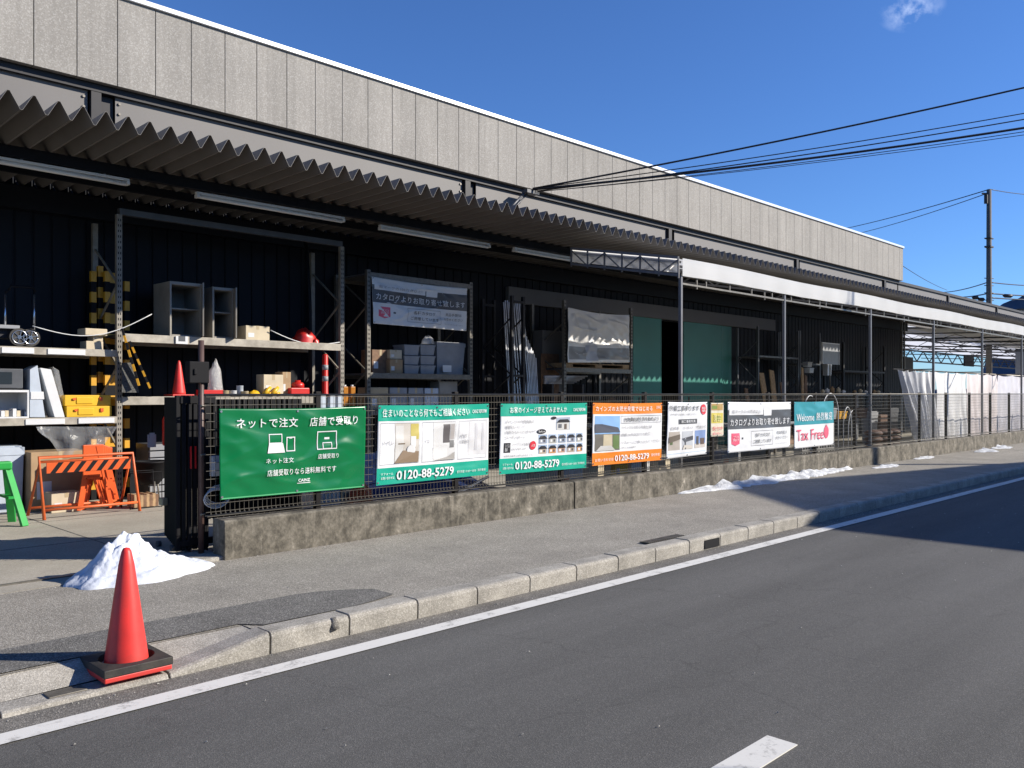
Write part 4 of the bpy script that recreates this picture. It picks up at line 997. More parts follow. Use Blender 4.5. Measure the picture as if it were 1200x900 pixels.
m.tube([(x0, 11.98, .01), (x1, 11.98, .01)], .006, 6).tube([(x0, 11.98, .5), (x1, 11.98, .5)], .006, 6).tube([(x0, 12.28, .5), (x1, 12.28, .5)], .006, 6)
m.build('wire_frame', M_BLACK, t)
solo(MB().box(ax(171, 12.8), ax(181, 12.8), 12.74, 12.75, az(175, 524, 12.8), az(175, 509, 12.8)).box(ax(173, 12.8), ax(179, 12.8), 12.73, 12.739, az(175, 514, 12.8), az(175, 507, 12.8)), 'price_card', M_GREY, 'small grey card hanging in the dark above the brazier', 'card')
t = thing('fire_extinguisher', (ax(198, 12.6), 12.6, .9), 'red cylinder hanging left of the folded gate', 'extinguisher')
cx = ax(198, 12.55)
MB().lathe((cx, 12.6, az(198, 522, 12.6)), [(.06, 0), (.075, .02), (.075, .38), (.05, .44), (.02, .46)], 16).build('cylinder', M_RED2, t)
MB().box(cx-.03, cx+.03, 12.5, 12.56, az(198, 490, 12.6), az(198, 480, 12.6)).build('label_plate', M_WHITE, t); MB().tube([(cx, 12.6, az(198, 478, 12.6)), (cx, 12.6, az(198, 472, 12.6))], .02, 8).build('valve', M_BLACK, t)

# --- rack B, top shelf
zs = zB1
def cabinet(px0, px1, pyt, label, door):
    Y = 12.86; x0, x1 = ax(px0, Y), ax(px1, Y); z1 = az((px0+px1)/2, pyt, Y); d = .6
    t = thing('steel_cabinet', ((x0+x1)/2, Y+d/2, zs), label, 'cabinet', 'open cabinets on the rack')
    w = .03
    MB().box(x0, x0+w, Y, Y+d, zs, z1).box(x1-w, x1, Y, Y+d, zs, z1).box(x0+w, x1-w, Y, Y+d, z1-w*1.6, z1).box(x0+w, x1-w, Y, Y+d, zs, zs+w).box(x0+w, x1-w, Y+d-w, Y+d, zs+w, z1-w*1.6).build('shell', M_CABINET, t, bevel=.004)
    MB().box(x0+w, x1-w, Y+.05, Y+d-w, (zs+z1)/2, (zs+z1)/2+.02).build('inner_shelf', M_CABINET, t)
    dm = MB(); dm.bar((x1, Y, (zs+z1)/2), (x1+door[0], Y+door[1], (zs+z1)/2), .02, z1-zs-.02); dd = dm.build('door', M_CABINET, t)
    MB().box(x1+door[0]*.8-.01, x1+door[0]*.8+.01, Y+door[1]*.8-.03, Y+door[1]*.8-.015, (zs+z1)/2, (zs+z1)/2+.12).build('door_handle', M_BLACK, dd)
cabinet(199, 237, 331, 'larger open cream steel cabinet on the rack top shelf', (-.10, -.25))
cabinet(249, 274, 337, 'smaller open cream steel cabinet right of the larger one', (-.07, -.22))
carton(288, 316, 382, 400, 12.86, .3, 'small cream box on the rack shelf right of the two cabinets', mat=M_CARD2, z0=zs)
def heap(px, py0, Y, w, h, z0, mat, label, name, cat, seed=0):
    x = ax(px, Y); m = MB()
    def f(u, v):
        a = u*2*math.pi; e = v*math.pi/2; r = w/2*(1+.25*noise.noise(Vector((math.cos(a)*1.5+seed, math.sin(a)*1.5, v*3))))
        return Vector((x+r*math.cos(a)*math.cos(e), Y+r*.7*math.sin(a)*math.cos(e), z0+h*math.sin(e)*(1+.2*noise.noise(Vector((math.cos(a)*2, math.sin(a)*2+seed, v*4))))))
    m.grid(f, 22, 9); return solo(m, name, mat, label, cat)
heap(357, 398, 13.1, .45, .26, zs, M_RED2, 'crumpled red bag on the rack top shelf', 'red_bag', 'bag', 3)
heap(370, 400, 12.85, .12, .08, zs, M_RED2, 'small bright red pouch at the rack top shelf edge', 'red_pouch', 'pouch', 5)
A = at(317, 387, Y=12.82); B = at(398, 401, Y=12.76); m = MB(); m.tube([A.lerp(B, k/12)-Vector((0, 0, .12*math.sin(math.pi*k/12))) for k in range(13)], .008, 6); solo(m, 'white_rope', M_WHITE, 'thin white rope sagging from the cream box to the rack post', 'rope')
A = at(38, 382, Y=12.75); B = at(178, 368, Y=12.75); m = MB(); m.tube([A.lerp(B, k/16)-Vector((0, 0, .22*math.sin(math.pi*k/16))) for k in range(17)], .007, 6); solo(m, 'sagging_cord', M_WHITE, 'thin pale cord sagging across the rack from the trolley', 'cord')
m = MB().box(ax(206, 12.74), ax(220, 12.74), 12.735, 12.748, az(213, 403, 12.74), az(213, 394, 12.74)); m.box(ax(209, 12.74), ax(217, 12.74), 12.733, 12.735, az(213, 400, 12.74), az(213, 394, 12.74), 1)
solo(m, 'price_tag', [M_WHITE, M_DGREY], 'white and blue tag stuck on the rack beam below the cabinets', 'tag')
# --- rack B, eye-level shelf (1.55)
zc_ = 1.555
def cone(x, y, z, h, r, base, label, name='traffic_cone', mat=M_RED, weight=False, cat='traffic cone', rotz=0):
    t = thing(name, (x, y, z), label, cat)
    bz = .03
    prof = [(r, bz), (r*.97, bz+.03), (r*.35, bz+h*.86), (r*.22, bz+h-.02), (r*.14, bz+h), (r*.02, bz+h+.004)]
    b = MB(); b.lathe((x, y, z), prof, 40); b.build('cone_body', mat, t)
    MB().box(x-base/2, x+base/2, y-base/2, y+base/2, z, z+bz).build('base', mat, t, bevel=.006)
    return t
cone(ax(213, 12.85), 12.95, zc_, .52, .10, .34, 'small red cone standing on the rack shelf above the gate')
def tray(px0, px1, Y, h, mat, label, d=.25):
    x0, x1 = ax(px0, Y), ax(px1, Y); m = MB().box(x0, x1, Y, Y+d, zc_, zc_+.012)
    for a in ((x0, x0+.012, Y, Y+d), (x1-.012, x1, Y, Y+d), (x0+.012, x1-.012, Y, Y+.012), (x0+.012, x1-.012, Y+d-.012, Y+d)): m.box(*a, zc_+.012, zc_+h)
    return solo(m, 'plastic_tray', mat, label, 'tray', bevel=.003)
tray(238, 262, 12.75, .10, M_RED2, 'red plastic tray behind the brown pole on the shelf')
def tub(px, Y, r, h, mat, label, name='tin_can', cat='can'):
    return solo(MB().lathe((ax(px, Y), Y, zc_), [(r*.9, 0), (r, .01), (r, h-.008), (r*1.05, h-.006), (r*1.05, h), (r*.9, h), (r*.88, h-.01)], 18), name, mat, label, cat)
tub(263, 12.8, .07, .09, M_TAPE, 'first grey tin from the left on the eye-level shelf')
tub(273, 12.82, .06, .09, M_WHITE, 'white tin second from the left on the eye-level shelf')
tub(281, 12.9, .055, .17, M_LBLUE, 'tall pale cup standing behind the tins')
tub(287, 12.8, .06, .08, M_TAPE, 'tin just left of the yellow tools')
heap(298, 460, 12.85, .25, .09, zc_, M_YELLOW, 'flat yellow tool bag left of the yellow gloves', 'tool_bag', 'bag', 8)
for i, (px, w) in enumerate(((314, 'left'), (323, 'right'))):
    m = MB(); x = ax(px, 12.75); m.tube([(x-.08, 12.75, zc_+.02), (x-.02, 12.75, zc_+.08), (x+.05, 12.75, zc_+.15)], [.035, .04, .025], 8); m.tube([(x, 12.76, zc_+.03), (x+.08, 12.76, zc_+.05)], .025, 6)
    solo(m, 'work_glove', M_YELLOW, w+' yellow work glove leaning on the white box', 'glove', 'yellow gloves')
heap(252, 455, 12.95, .26, .55, zc_, M_BAG, 'tall clear plastic bag gathered behind the brown pole', 'plastic_bag', 'bag', 9)
carton(309, 332, 439, 461, 12.8, .25, 'white box on the eye-level shelf beside yellow gloves', mat=M_CARD2, z0=zc_)
carton(331, 341, 436, 461, 12.95, .25, 'narrow brown box behind the white one on the eye-level shelf', z0=zc_)
t = thing('fuel_can', (ax(352, 12.85), 12.95, zc_), 'red plastic fuel container on the eye-level shelf', 'container')
x0, x1 = ax(341, 12.85), ax(363, 12.85)
MB().box(x0, x1, 12.85, 13.1, zc_, zc_+.14).build('body', M_RED2, t, bevel=.015); MB().lathe(((x0+x1)/2+.02, 12.97, zc_+.14), [(.11, 0), (.11, .06), (.09, .09), (.05, .10), (.05, .13)], 16).build('cap', M_RED2, t)
t = thing('delineator_post', (ax(381, 12.8), 12.8, zc_), 'red traffic post with two silver bands beside the rack post', 'post')
x = ax(381, 12.8); h = az(381, 415, 12.8)-zc_
MB().lathe((x, 12.8, zc_), [(.075, 0), (.075, .03), (.055, .05), (.05, h-.02), (.03, h)], 16).build('tube', M_RED2, t)
for k in (.35, .62): MB().lathe((x, 12.8, zc_+h*k), [(.053, 0), (.054, .0), (.054, .09), (.053, .09)], 16).build('reflective_band', M_GREY, t)
solo(MB().tube([(ax(365, 13.2), 13.2, 0), (ax(363, 13.2), 13.2, 3.2), (ax(362, 13.2), 13.3, 4.3)], .035, 8), 'drain_pipe', M_BLACK, 'black vertical pipe behind the red fuel container', 'pipe')
for i, px in enumerate((404, 412.5)):
    t = thing('oil_bottle', (ax(px, 12.8), 12.8, 1.5), ('left' if i == 0 else 'right')+' amber bottle of the pair beside the tall rack', 'bottle', 'amber bottles')
    x = ax(px, 12.8); MB().box(x-.05, x+.05, 12.76, 12.85, az(px, 476, 12.8), az(px, 453, 12.8)).build('bottle_body', M_AMBER, t, bevel=.012)
    MB().lathe((x, 12.8, az(px, 453, 12.8)), [(.025, 0), (.025, .03)], 10).build('cap', M_WHITE, t)
m = MB()
for px, w in ((376, 8), (387, 8), (396, 7)): x = ax(px, 12.7); m.box(x, x+w*.013, 12.7, 12.9, 1.35, az(px, 464, 12.7))
m.box(ax(372, 12.7), ax(418, 12.7), 12.68, 12.95, 1.29, 1.345); 
for px in (374, 415): x = ax(px, 12.7); m.box(x, x+.04, 12.7, 12.74, 0, 1.29)
solo(m, 'small_goods_table', M_LBLUE, 'small table of pale blue containers between the two racks', 'table', bevel=.004)
# price strips on the beams
for i, (pa, pb, z, w) in enumerate(((2, 40, zA1-.09, 'left end of the upper beam'), (56, 100, zA1-.09, 'middle of the upper beam'), (92, 134, zA2-.09, 'right end of the lower beam'), (30, 76, zA2-.09, 'left part of the lower beam'))):
    solo(MB().box(ax(pa, 12.75), ax(pb, 12.75), 12.745, 12.758, z, z+.075), 'price_strip', M_WHITE, 'blank white price strip on the leftmost rack, '+w, 'price strip', bevel=.001)

# --- rack C goods
for args in (((436, 456, 410, 438), 12.95, 'dark brown carton at the left end of the bannered rack shelf', M_DWOOD), ((457, 472, 421, 438), 12.84, 'orange-brown carton under a small pale one', M_CARD), ((457, 471, 410, 420.6), 12.86, 'small pale carton on top of the orange-brown one', M_CARD2)):
    (a, b, c, d), Y, lab, mt = args
    carton(a, b, c, d, Y, .35, lab, mat=mt, z0=(None if d < 430 else zC1))
rows = [(436.5, 428), (427.5, 417), (416.5, 404)]
names = ['bottom', 'middle', 'top']; side = ['left', 'right']
for r, (yb, yt) in enumerate(rows):
    for c, (a, b) in enumerate(((474, 491.5), (493, 510))):
        crate(a, b, yt, yb, 12.84, .35, '%s %s clear-lidded box of the six stacked on the bannered rack' % (names[r], side[c]), mat=M_GREY, z0=(zC1 if r == 0 else None), group='lidded boxes on the bannered rack', name='lidded_box', cat='box')
heap(501, 402, 12.9, .3, .16, az(501, 403, 12.9), M_BAG, 'white plastic bundle lying on top of the stacked boxes', 'plastic_bundle', 'bundle', 11)
crate(512, 545, 401, 438, 12.9, .5, 'large grey bin at the right end of the bannered rack', mat=M_GREY, z0=zC1, name='grey_bin', cat='bin')
solo(MB().box(ax(519, 12.84), ax(529, 12.84), 12.84, 12.845, az(520, 436, 12.84), az(520, 428, 12.84)), 'bin_notice', M_WHITE, 'white sheet stuck on the grey bin', 'notice')
for i, (a, b, mt) in enumerate(((434, 455, M_TAPE), (457, 477, M_GREY), (479, 496, M_GREY), (498, 514, M_LBLUE))):
    carton(a, b, 454+i*.3, 480, 12.84, .4, 'box on the lower shelf of the bannered rack, %s from the left' % ('first second third fourth'.split()[i]), mat=mt, z0=1.3)
slab([(515, 447), (536, 447), (536, 480), (515, 480)], 12.95, .3, M_CABINET, 'plain_panel', 'plain cream board right of the lower shelf boxes', 'board')
banner('banner', 'creased torn catalogue banner hung high on the tall rack in shade', [(435, 324), (547, 338), (546, 388), (437, 379)], 12.755, catalog()+[('p', [(.02, .40), (.16, .02), (.22, .02), (.05, .42)], (.8, .8, .8), 3)], back=(.8, .8, .8), wr=.02, seed=12, nu=90, nv=40)
# --- rack F silver sheet, pallet
banner('silver_sheet', 'creased silver plastic sheet hung on the dark rack left of the green door', [(665, 360), (737, 369), (737, 425), (665, 425)], 12.70, [('r', .02, .06, .99, .30, (.28, .29, .3)), ('r', .28, .04, .46, .34, (.4, .43, .5), 2), ('r', .3, .32, .45, .7, (.6, .61, .63), 1)], back=(.78, .77, .75), wr=.04, seed=14, cat='sheet', rough=.25, nu=90, nv=60)
t = thing('wooden_pallet', (ax(700, 12.85), 13.2, 0), 'pale wooden pallet on the dark rack below the silver sheet', 'pallet')
zp = az(700, 432, RY); x0, x1 = XF+.06, XG-.06
m = MB().box(x0, x1, 12.8, 13.6, zp+.09, zp+.115)
for k in range(5): y = 12.8+k*.17; m.box(x0, x1, y, y+.1, zp, zp+.02)
m.build('boards', M_WOOD, t); m = MB()
for s_ in (0, .5, 1):
    x = x0+(x1-x0-.25)*s_; m.box(x, x+.25, 12.8, 13.6, zp+.02, zp+.089)
m.build('blocks', M_WOOD, t)
heap(715, 460, 13.1, 1.0, .55, .9, M_SACK, 'dark brown covered heap below the pallet rack shelf', 'covered_heap', 'heap', 15)
# --- upright bars
ng = 0
for k in range(12):
    px = 590+k*2.0+random.uniform(-.6, .6); A = at(px, 351+random.uniform(0, 6), Y=13.1); B = at(px+10+random.uniform(0, 6), 470, Y=12.85)
    m = MB().bar((B.x, B.y, 0.3), A, .028, .02)
    solo(m, 'metal_bar', M_ALU, 'long silver bar leaning upright in the narrow black rack', 'bar', 'silver bars in the narrow rack')
for k in range(8):
    px = 618+k*1.8; A = at(px-3, 390+k*4.2, Y=13.1); B = at(px+3, 470, Y=12.8)
    m = MB().bar((B.x, B.y, 0.3), A, .026, .02)
    solo(m, 'metal_bar', M_ALU, 'shorter silver bar leaning right of the narrow black rack', 'bar', 'shorter silver bars')
m = MB()
for k in range(6):
    a = at(638+k, 441+k*1.6, Y=12.9); b = at(688-k*2, 441+k*1.6, Y=12.9); m.tube([(a.x, 12.9+.03*k, a.z), (b.x, 12.9+.03*k, b.z)], .02, 6)
solo(m, 'pipe_bundle', M_ALU, 'bundle of horizontal pipes between the bars and the pallet rack', 'pipes')
m = MB(); x0, x1 = ax(638, 12.9), ax(690, 12.9)
for x in (x0+.2, x1-.3): m.box(x, x+.06, 12.85, 13.15, 0, az(650, 450, 12.9))
solo(m, 'pipe_stand', M_DARK, 'dark stand carrying the horizontal pipes', 'stand')
solo(MB().box(ax(632, 13.5), ax(657, 13.5), 13.4, 13.7, 0, az(645, 388, 13.5)).box(ax(634, 13.39), ax(655, 13.39), 13.385, 13.399, .3, az(645, 415, 13.5), 1), 'locker', [M_HEADER, M_DWOOD], 'dark brown locker between the silver bars and the silver sheet', 'locker')
# --- boards leaning at right
for i, (pa, ya, pb) in enumerate(((892, 437, 906), (904, 434, 913), (916, 448, 928), (940, 431, 942), (944, 440, 946), (874, 455, 886))):
    A = at(pa, ya, Y=13.0); B = at(pb, 480, Y=12.6)
    m = MB().bar((B.x, 12.6, 0), A, .28 if i < 3 else .16, .03, up=(0, 1, 0))
    solo(m, 'leaning_board', M_WOOD if i in (0, 1, 3) else M_DWOOD, 'wooden board leaning on the right racks, %s' % (['leftmost of the tall pair', 'rightmost of the tall pair', 'dark low one by the tent post', 'pale upright one in the slim rack', 'dark one beside the pale upright', 'low one nearest the green door'][i]), 'board', 'leaning boards')
m = MB(); x0, x1 = ax(964, 12.4), ax(983, 12.4); z0, z1 = az(973, 427, 12.4), az(973, 403, 12.4)
t = thing('mesh_board', ((x0+x1)/2, 12.4, 1.6), 'pale grey wire display board on a stand near the long shelf', 'board')
MB().box(x0, x1, 12.4, 12.42, z0, z1).build('panel', M_GREY, t); MB().box(x0-.02, x0, 12.38, 12.44, z0, z1).box(x1, x1+.02, 12.38, 12.44, z0, z1).box(x0-.02, x1+.02, 12.38, 12.44, z1, z1+.03).build('frame', M_WHITE, t)
MB().tube([((x0+x1)/2, 12.43, 1.6), ((x0+x1)/2, 12.43, z0)], .02, 6).build('stem', M_GALV, t)
for i, px in enumerate((966, 971, 977, 984, 990, 1003, 1010, 1016, 1026, 1031)):
    x = ax(px, 12.45); h = random.uniform(.1, .24)
    m = MB().lathe((x, 12.5, 1.6), [(.07, 0), (.075, h*.7), (.03, h*.85), (.03, h)], 10)
    solo(m, 'bottle', [M_CARD2, M_WHITE, M_WOOD][i % 3], 'small bottle on the long grey display shelf', 'bottle', 'small bottles on the long shelf')
for i, (px, y0, y1) in enumerate(((949, 424, 430), (951, 431, 437), (972, 425, 440))):
    crate(px-2, px+3, y0, y1, 12.95, .2, 'tiny white parcel hanging at the right racks, %s' % (['upper', 'middle', 'lowest'][i]), mat=M_WHITE, name='white_parcel', cat='parcel')

# ================================================================== GOODS BEHIND THE FENCE
def bf(u, v):
    X = 6.05+u*2.9; Y = 8.5+v*1.7
    z = .02+.75*max(0, math.sin(math.pi*min(1, u*.8+.05)))*(v**.8)*(1+.1*noise.noise(Vector((u*8, v*5, 0))))+.03*noise.noise(Vector((u*20, v*9, 2)))
    return Vector((X, Y, max(.01, z)))
solo(MB().grid(bf, 60, 30), 'navy_tarpaulin', M_BLUETARP, 'dark blue tarpaulin draped over goods behind the teal banners', 'tarpaulin')
m = MB()
for k in range(7):
    m.tube([(6.2+k*.09, 8.3+k*.02, .04+.01*k), (7.5+k*.12, 8.42+k*.03, .26+.03*k)], .018, 6)
solo(m, 'pole_bundle', M_CHROME, 'bright metal poles lying against the blue tarpaulin', 'poles')
for i, (x, w, h, mt) in enumerate(((5.42, .3, .62, M_WHITE), (5.74, .3, .6, M_CARD2), (8.9, .6, .5, M_CARD2), (9.65, .5, .45, M_WHITE), (10.3, .55, .5, M_CARD2), (10.95, .35, .55, M_YELLOW), (11.4, .5, .5, M_WHITE), (12.15, .7, .45, M_CARD2), (13.3, .6, .5, M_DGREY), (14.2, .7, .5, M_GREY), (15.3, .8, .45, M_DGREY))):
    t = thing('goods_box', (x+w/2, 8.75, 0), 'goods box low behind the mesh, %s from the left' % ('first second third fourth fifth sixth seventh eighth ninth tenth eleventh'.split()[i]), 'box', 'boxes low behind the fence')
    MB().box(x, x+w, 8.5, 8.95, .0, h).build('body', mt, t, bevel=.01); MB().box(x+w*.42, x+w*.56, 8.497, 8.953, h-.001, h+.002).build('tape', M_TAPE, t)
    if i % 2:
        MB().box(x+w*.1, x+w*.35, 8.496, 8.4995, h*.3, h*.7).build('sticker', flat(((.7, .05, .05), (.1, .1, .1), (.05, .2, .5))[i % 3]), t)
heap(415, 580, 8.6, .55, .62, 0, M_ORANGE, 'orange plastic heap behind the right edge of the green banner', 'orange_heap', 'heap', 21)
solo(MB().grid(lambda u, v: (5.75+u*1.6, 8.3+v*.5, .03+.03*math.sin(u*9)+.02*v), 20, 6), 'green_net', M_LGREEN, 'green netting lying on the yard floor under the first teal banner', 'netting', solid=.006)
# pallet of concrete blocks
t = thing('block_stack', (19.0, 9.1, 0), 'stack of hollow grey concrete blocks behind the mesh', 'blocks')
for r in range(4):
    m = MB()
    for c in range(4):
        x = 17.9+c*.41; m.box(x, x+.39, 8.7, 8.9, .12+r*.2, .31+r*.2, 0)
        for h in (.08, .2, .32): m.box(x+h-.04, x+h+.04, 8.697, 8.7, .15+r*.2, .28+r*.2, 1)
    m.build('block_course', [M_BLOCK, M_BLACK], t, bevel=.004)
m = MB().box(17.85, 19.6, 8.65, 9.0, 0, .11); m.build('pallet', M_WOOD, t)
m = MB()
for k in range(12):
    z = .0+(k // 3)*.16; x = 22.0+(k % 3)*.65
    m.grid(lambda u, v: (x+.31+.31*math.cos(u*2*math.pi)*math.sin(v*math.pi), 8.9+.22*math.sin(u*2*math.pi)*math.sin(v*math.pi), z+.09-.09*math.cos(v*math.pi)), 14, 8)
solo(m, 'soil_sacks', M_SACK, 'brown soil sacks piled behind the mesh beside the tarpaulins', 'sacks')
for i, (x, h, w) in enumerate(((19.2, 1.55, .7), (20.2, 1.6, .9), (21.4, 1.25, .5), (21.7, 1.15, .5))):
    m = MB(); m.tube([(x+w/2*(1-math.cos(k*math.pi/14)), 9.3, h-.5+.5*math.sin(k*math.pi/14)) if 0 < k < 14 else (x+(w if k else 0), 9.3, 0) for k in range(15)], .012, 6)
    solo(m, 'garden_hoop', M_WHITE, 'thin pale garden hoop behind the mesh, %s' % (['leftmost, wide', 'widest, next to the tent post', 'low left one by the brown sacks', 'low right one by the brown sacks'][i]), 'hoop', 'garden hoops')
t = thing('garden_table', (18.6, 10.2, 0), 'grey garden table and clutter behind the rightmost banner', 'table')
MB().box(17.2, 20.2, 9.9, 10.6, .84, .9).build('table_top', M_GREY, t, bevel=.006)
for x in (17.3, 20.1):
    for y in (9.95, 10.5): MB().box(x-.03, x+.03, y-.03, y+.03, 0, .84).build('leg', M_GALV, t)
for i in range(7):
    crate(972+i*12, 981+i*12, 478+(i % 3)*4, 500, 9.95 if i < 4 else 11, .3, 'dull potted goods bin behind the far mesh, %s from the left' % ('first second third fourth fifth sixth seventh'.split()[i]), mat=[M_GREY, M_YEL2, M_DGREY, M_SACK, M_GREY, M_SACK, M_DGREY][i], z0=.905 if i < 4 else 0, name='goods_bin', cat='bin', group='bins behind the far mesh')

# ================================================================== TARPAULINS
rail = thing('tarp_rail', (30, 9.0, 2.2), 'thin horizontal pipe carrying the hanging tarpaulins', 'rail')
xr0 = ax(1047, 9.0)
MB().tube([(xr0, 9.0, 2.26), (60, 9.0, 2.26)], .022, 8).build('pipe', M_GALV, rail)
for x in (24.6, 28.85, 33.2, 37.45, 41.7): MB().tube([(x, 8.2, 2.26), (x, 9.0, 2.26)], .018, 6).build('bracket', M_GALV, rail)
M_T1 = sheetmat('tarp_silver', (.66, .67, .7), rough=.3, transl=.12, bump=.8, bscale=3)
M_T2 = sheetmat('tarp_white', (.88, .87, .86), rough=.4, transl=.12, bump=.7, bscale=2.5)
M_T3 = sheetmat('tarp_pink', (.88, .79, .765), rough=.4, transl=.12, bump=.6, bscale=2.5, var=.15)
M_T4 = sheetmat('tarp_pale', (.78, .75, .79), rough=.4, transl=.12, bump=.6, bscale=2.5, var=.15)
tp = [(1050, 1078, M_T1, 'silver pleated tarpaulin at the left end of the pipe', .17, 4, 16), (1074, 1094, M_T2, 'creased white tarpaulin beside the silver pleated one', .12, 3, 9), (1094, 1130, M_T2, 'flat white tarpaulin in the middle of the row', .05, 5, 3), (1130, 1166, M_T3, 'pinkish white tarpaulin between two flat ones', .05, 5, 2), (1166, 1215, M_T4, 'pale tarpaulin running off the right picture edge', .05, 6, 0)]
for i, (a, b, mt, lab, amp, nf, slant) in enumerate(tp):
    x0, x1 = ax(a, 9), ax(b, 9)
    def f(u, v):
        X = x0+(x1-x0)*u+(1-v)*(slant*.09)*(.4+.6*(1-u)); w = math.sin((u+.09*noise.noise(Vector((u*5, v*1.2, i+.5))))*nf*2*math.pi+math.sin(v*2)*1.5)*amp*(.5+.7*(1-v))*(.6+.9*abs(noise.noise(Vector((u*4, i, v)))))
        return Vector((X, 8.93-i*.03*0+w*.6+.05*noise.noise(Vector((X*1.5, v*3, i))), .08+v*2.17-.05*abs(math.sin(u*math.pi*3))*v))
    tag(recentre(MB().grid(f, 90, 16).build('tarpaulin', mt)), lab, 'tarpaulin', 'hanging tarpaulins')

# ================================================================== NEAR OBJECTS
c = cone(2.02, 5.27, -.062, .70, .128, .39, 'large red traffic cone with a black rubber weight at the kerb', weight=True)
m = MB(); n = 32; zz = -.03
x, y = 2.02, 5.27; hw = .20
ring = []; sq = []
for k in range(n):
    a = 2*math.pi*k/n+math.pi/4; ring.append((x+.155*math.cos(a), y+.155*math.sin(a)))
    cs, sn = math.cos(a), math.sin(a); q = hw/max(abs(cs), abs(sn)); sq.append((x+q*cs, y+q*sn))
vs = [(a, b, z) for (r, z) in ((ring, -.012), (ring, .01), (ring, .02), (sq, .014), (sq, -.031), (ring, -.031)) for a, b in r]
fs = []
for j in range(6):
    j2 = (j+1) % 6
    for k in range(n): fs.append((j*n+k, j*n+(k+1) % n, j2*n+(k+1) % n, j2*n+k))
m.add(vs, fs)
wt = m.build('rubber_weight', M_RUBBER, c, bevel=.004)
c.rotation_euler = (0, 0, R(0))
# wet ring of melt water, road grit
def wet(u, v):
    a = u*2*math.pi; e = 1+.3*noise.noise(Vector((math.cos(a)*2.2, math.sin(a)*2.2, 5)))+.12*noise.noise(Vector((math.cos(a)*7, math.sin(a)*7, 2)))
    X = 3.12+.95*math.cos(a)*v*e; Y = 7.56+.44*math.sin(a)*v*e
    return Vector((X, Y, walkz(X, Y)*(Y < 7.7)+.011))
M_WET = aggregate('wet_asphalt', (.10, .095, .085), (.19, .18, .16), (.3, .28, .25), .25, rough=.5, sscale=150, bscale=3)
gr = MB(); rg = random.Random(3)
for k in range(1500):
    X = rg.uniform(-1, 26); Y = rg.choice((rg.gauss(5.03, .03), rg.gauss(5.0, .09), rg.gauss(7.66, .05), rg.uniform(2, 7.6)))
    if Y > 7.69 or X < 2.9 and 5.06 < Y < 5.5 or 5.06 < Y < 5.28: continue
    z = ZR+.006 if Y < 5.07 else .004+walkz(X, Y); q = rg.uniform(.002, .007)*(1+X*.03); a = rg.uniform(0, 6)
    c = Vector((X, Y, z))
    gr.add([c+Vector((q*math.cos(a+i*2.1), q*math.sin(a+i*2.1), 0)) for i in range(3)]+[c+Vector((0, 0, q))], [(0, 1, 3), (1, 2, 3), (2, 0, 3)])
o = gr.build('road_grit', M_BLOCK); tag(o, 'loose pale grit scattered along the kerb, road and pavement', 'grit', kind='stuff')
# snow
def snowpile(x0, y0, lx, ly, H, rot, mat, label, seed, name='snow_pile', n=70, peak=(.0, .0)):
    m = MB(); ca, sa = math.cos(rot), math.sin(rot)
    def f(u, v):
        a = u*2*math.pi; r = v
        er = 1+.16*noise.noise(Vector((math.cos(a)*1.8+seed, math.sin(a)*1.8, 0)))+.05*noise.noise(Vector((math.cos(a)*6+seed, math.sin(a)*6, 0)))
        px, py = math.cos(a)*r*er, math.sin(a)*r*er
        d = math.hypot((px-peak[0]), (py-peak[1]))
        h = max(0, 1-r)**.75*(.5+.75*math.exp(-(d/.42)**2))
        h *= 1+.35*noise.noise(Vector((px*3.2+seed, py*3.2, 1)))+.16*noise.noise(Vector((px*9, py*9, seed)))+.06*noise.noise(Vector((px*26, py*26, seed)))
        X = px*lx; Y = py*ly
        return Vector((x0+X*ca-Y*sa, y0+X*sa+Y*ca, max(0, h)*H+.0005-.004*(r > .99)))
    m.grid(f, 120, n)
    return solo(m, name, mat, label, 'snow')
snowpile(3.04, 7.62, .66, .38, .39, R(8), M_SNOW, 'pile of melting white snow on the pavement behind the red cone', 1.3, peak=(-.30, .12))
def strip(xa, xb, ya, yb, H, seed, label):
    def f(u, v):
        X = xa+(xb-xa)*u; e = math.sin(math.pi*u)**.5*(.6+.8*abs(noise.noise(Vector((X*1.6, seed, 0))))+.35*noise.noise(Vector((X*5, seed, 1))))
        Y = yb-(yb-ya)*v*min(1.2, e)
        h = H*min(1, e)*(1-v)**.6*(.8+.7*noise.noise(Vector((X*4, v*3, seed))))
        return Vector((X, Y, .006+max(0, h)-(.006 if v == 1 else 0)))
    solo(MB().grid(f, 160, 10), 'snow_strip', M_DSNOW, label, 'snow')
strip(ax(806, 7.5), ax(1002, 7.6), 7.28, 7.69, .14, 2, 'long strip of old snow along the foot of the low wall')
strip(ax(1030, 7.2), ax(1058, 7.2), 7.05, 7.35, .06, 5, 'small snow patch on the pavement, first beyond the long strip')
strip(ax(1146, 7.3), ax(1163, 7.3), 7.0, 7.4, .07, 7, 'snow patch near the wall left of the last one')
strip(ax(1166, 7.4), ax(1182, 7.4), 7.1, 7.5, .09, 8, 'last snow patch near the wall at the far end')
strip(ax(1078, 7.5), ax(1100, 7.5), 7.4, 7.66, .05, 9, 'thin snow remnant against the far low wall')

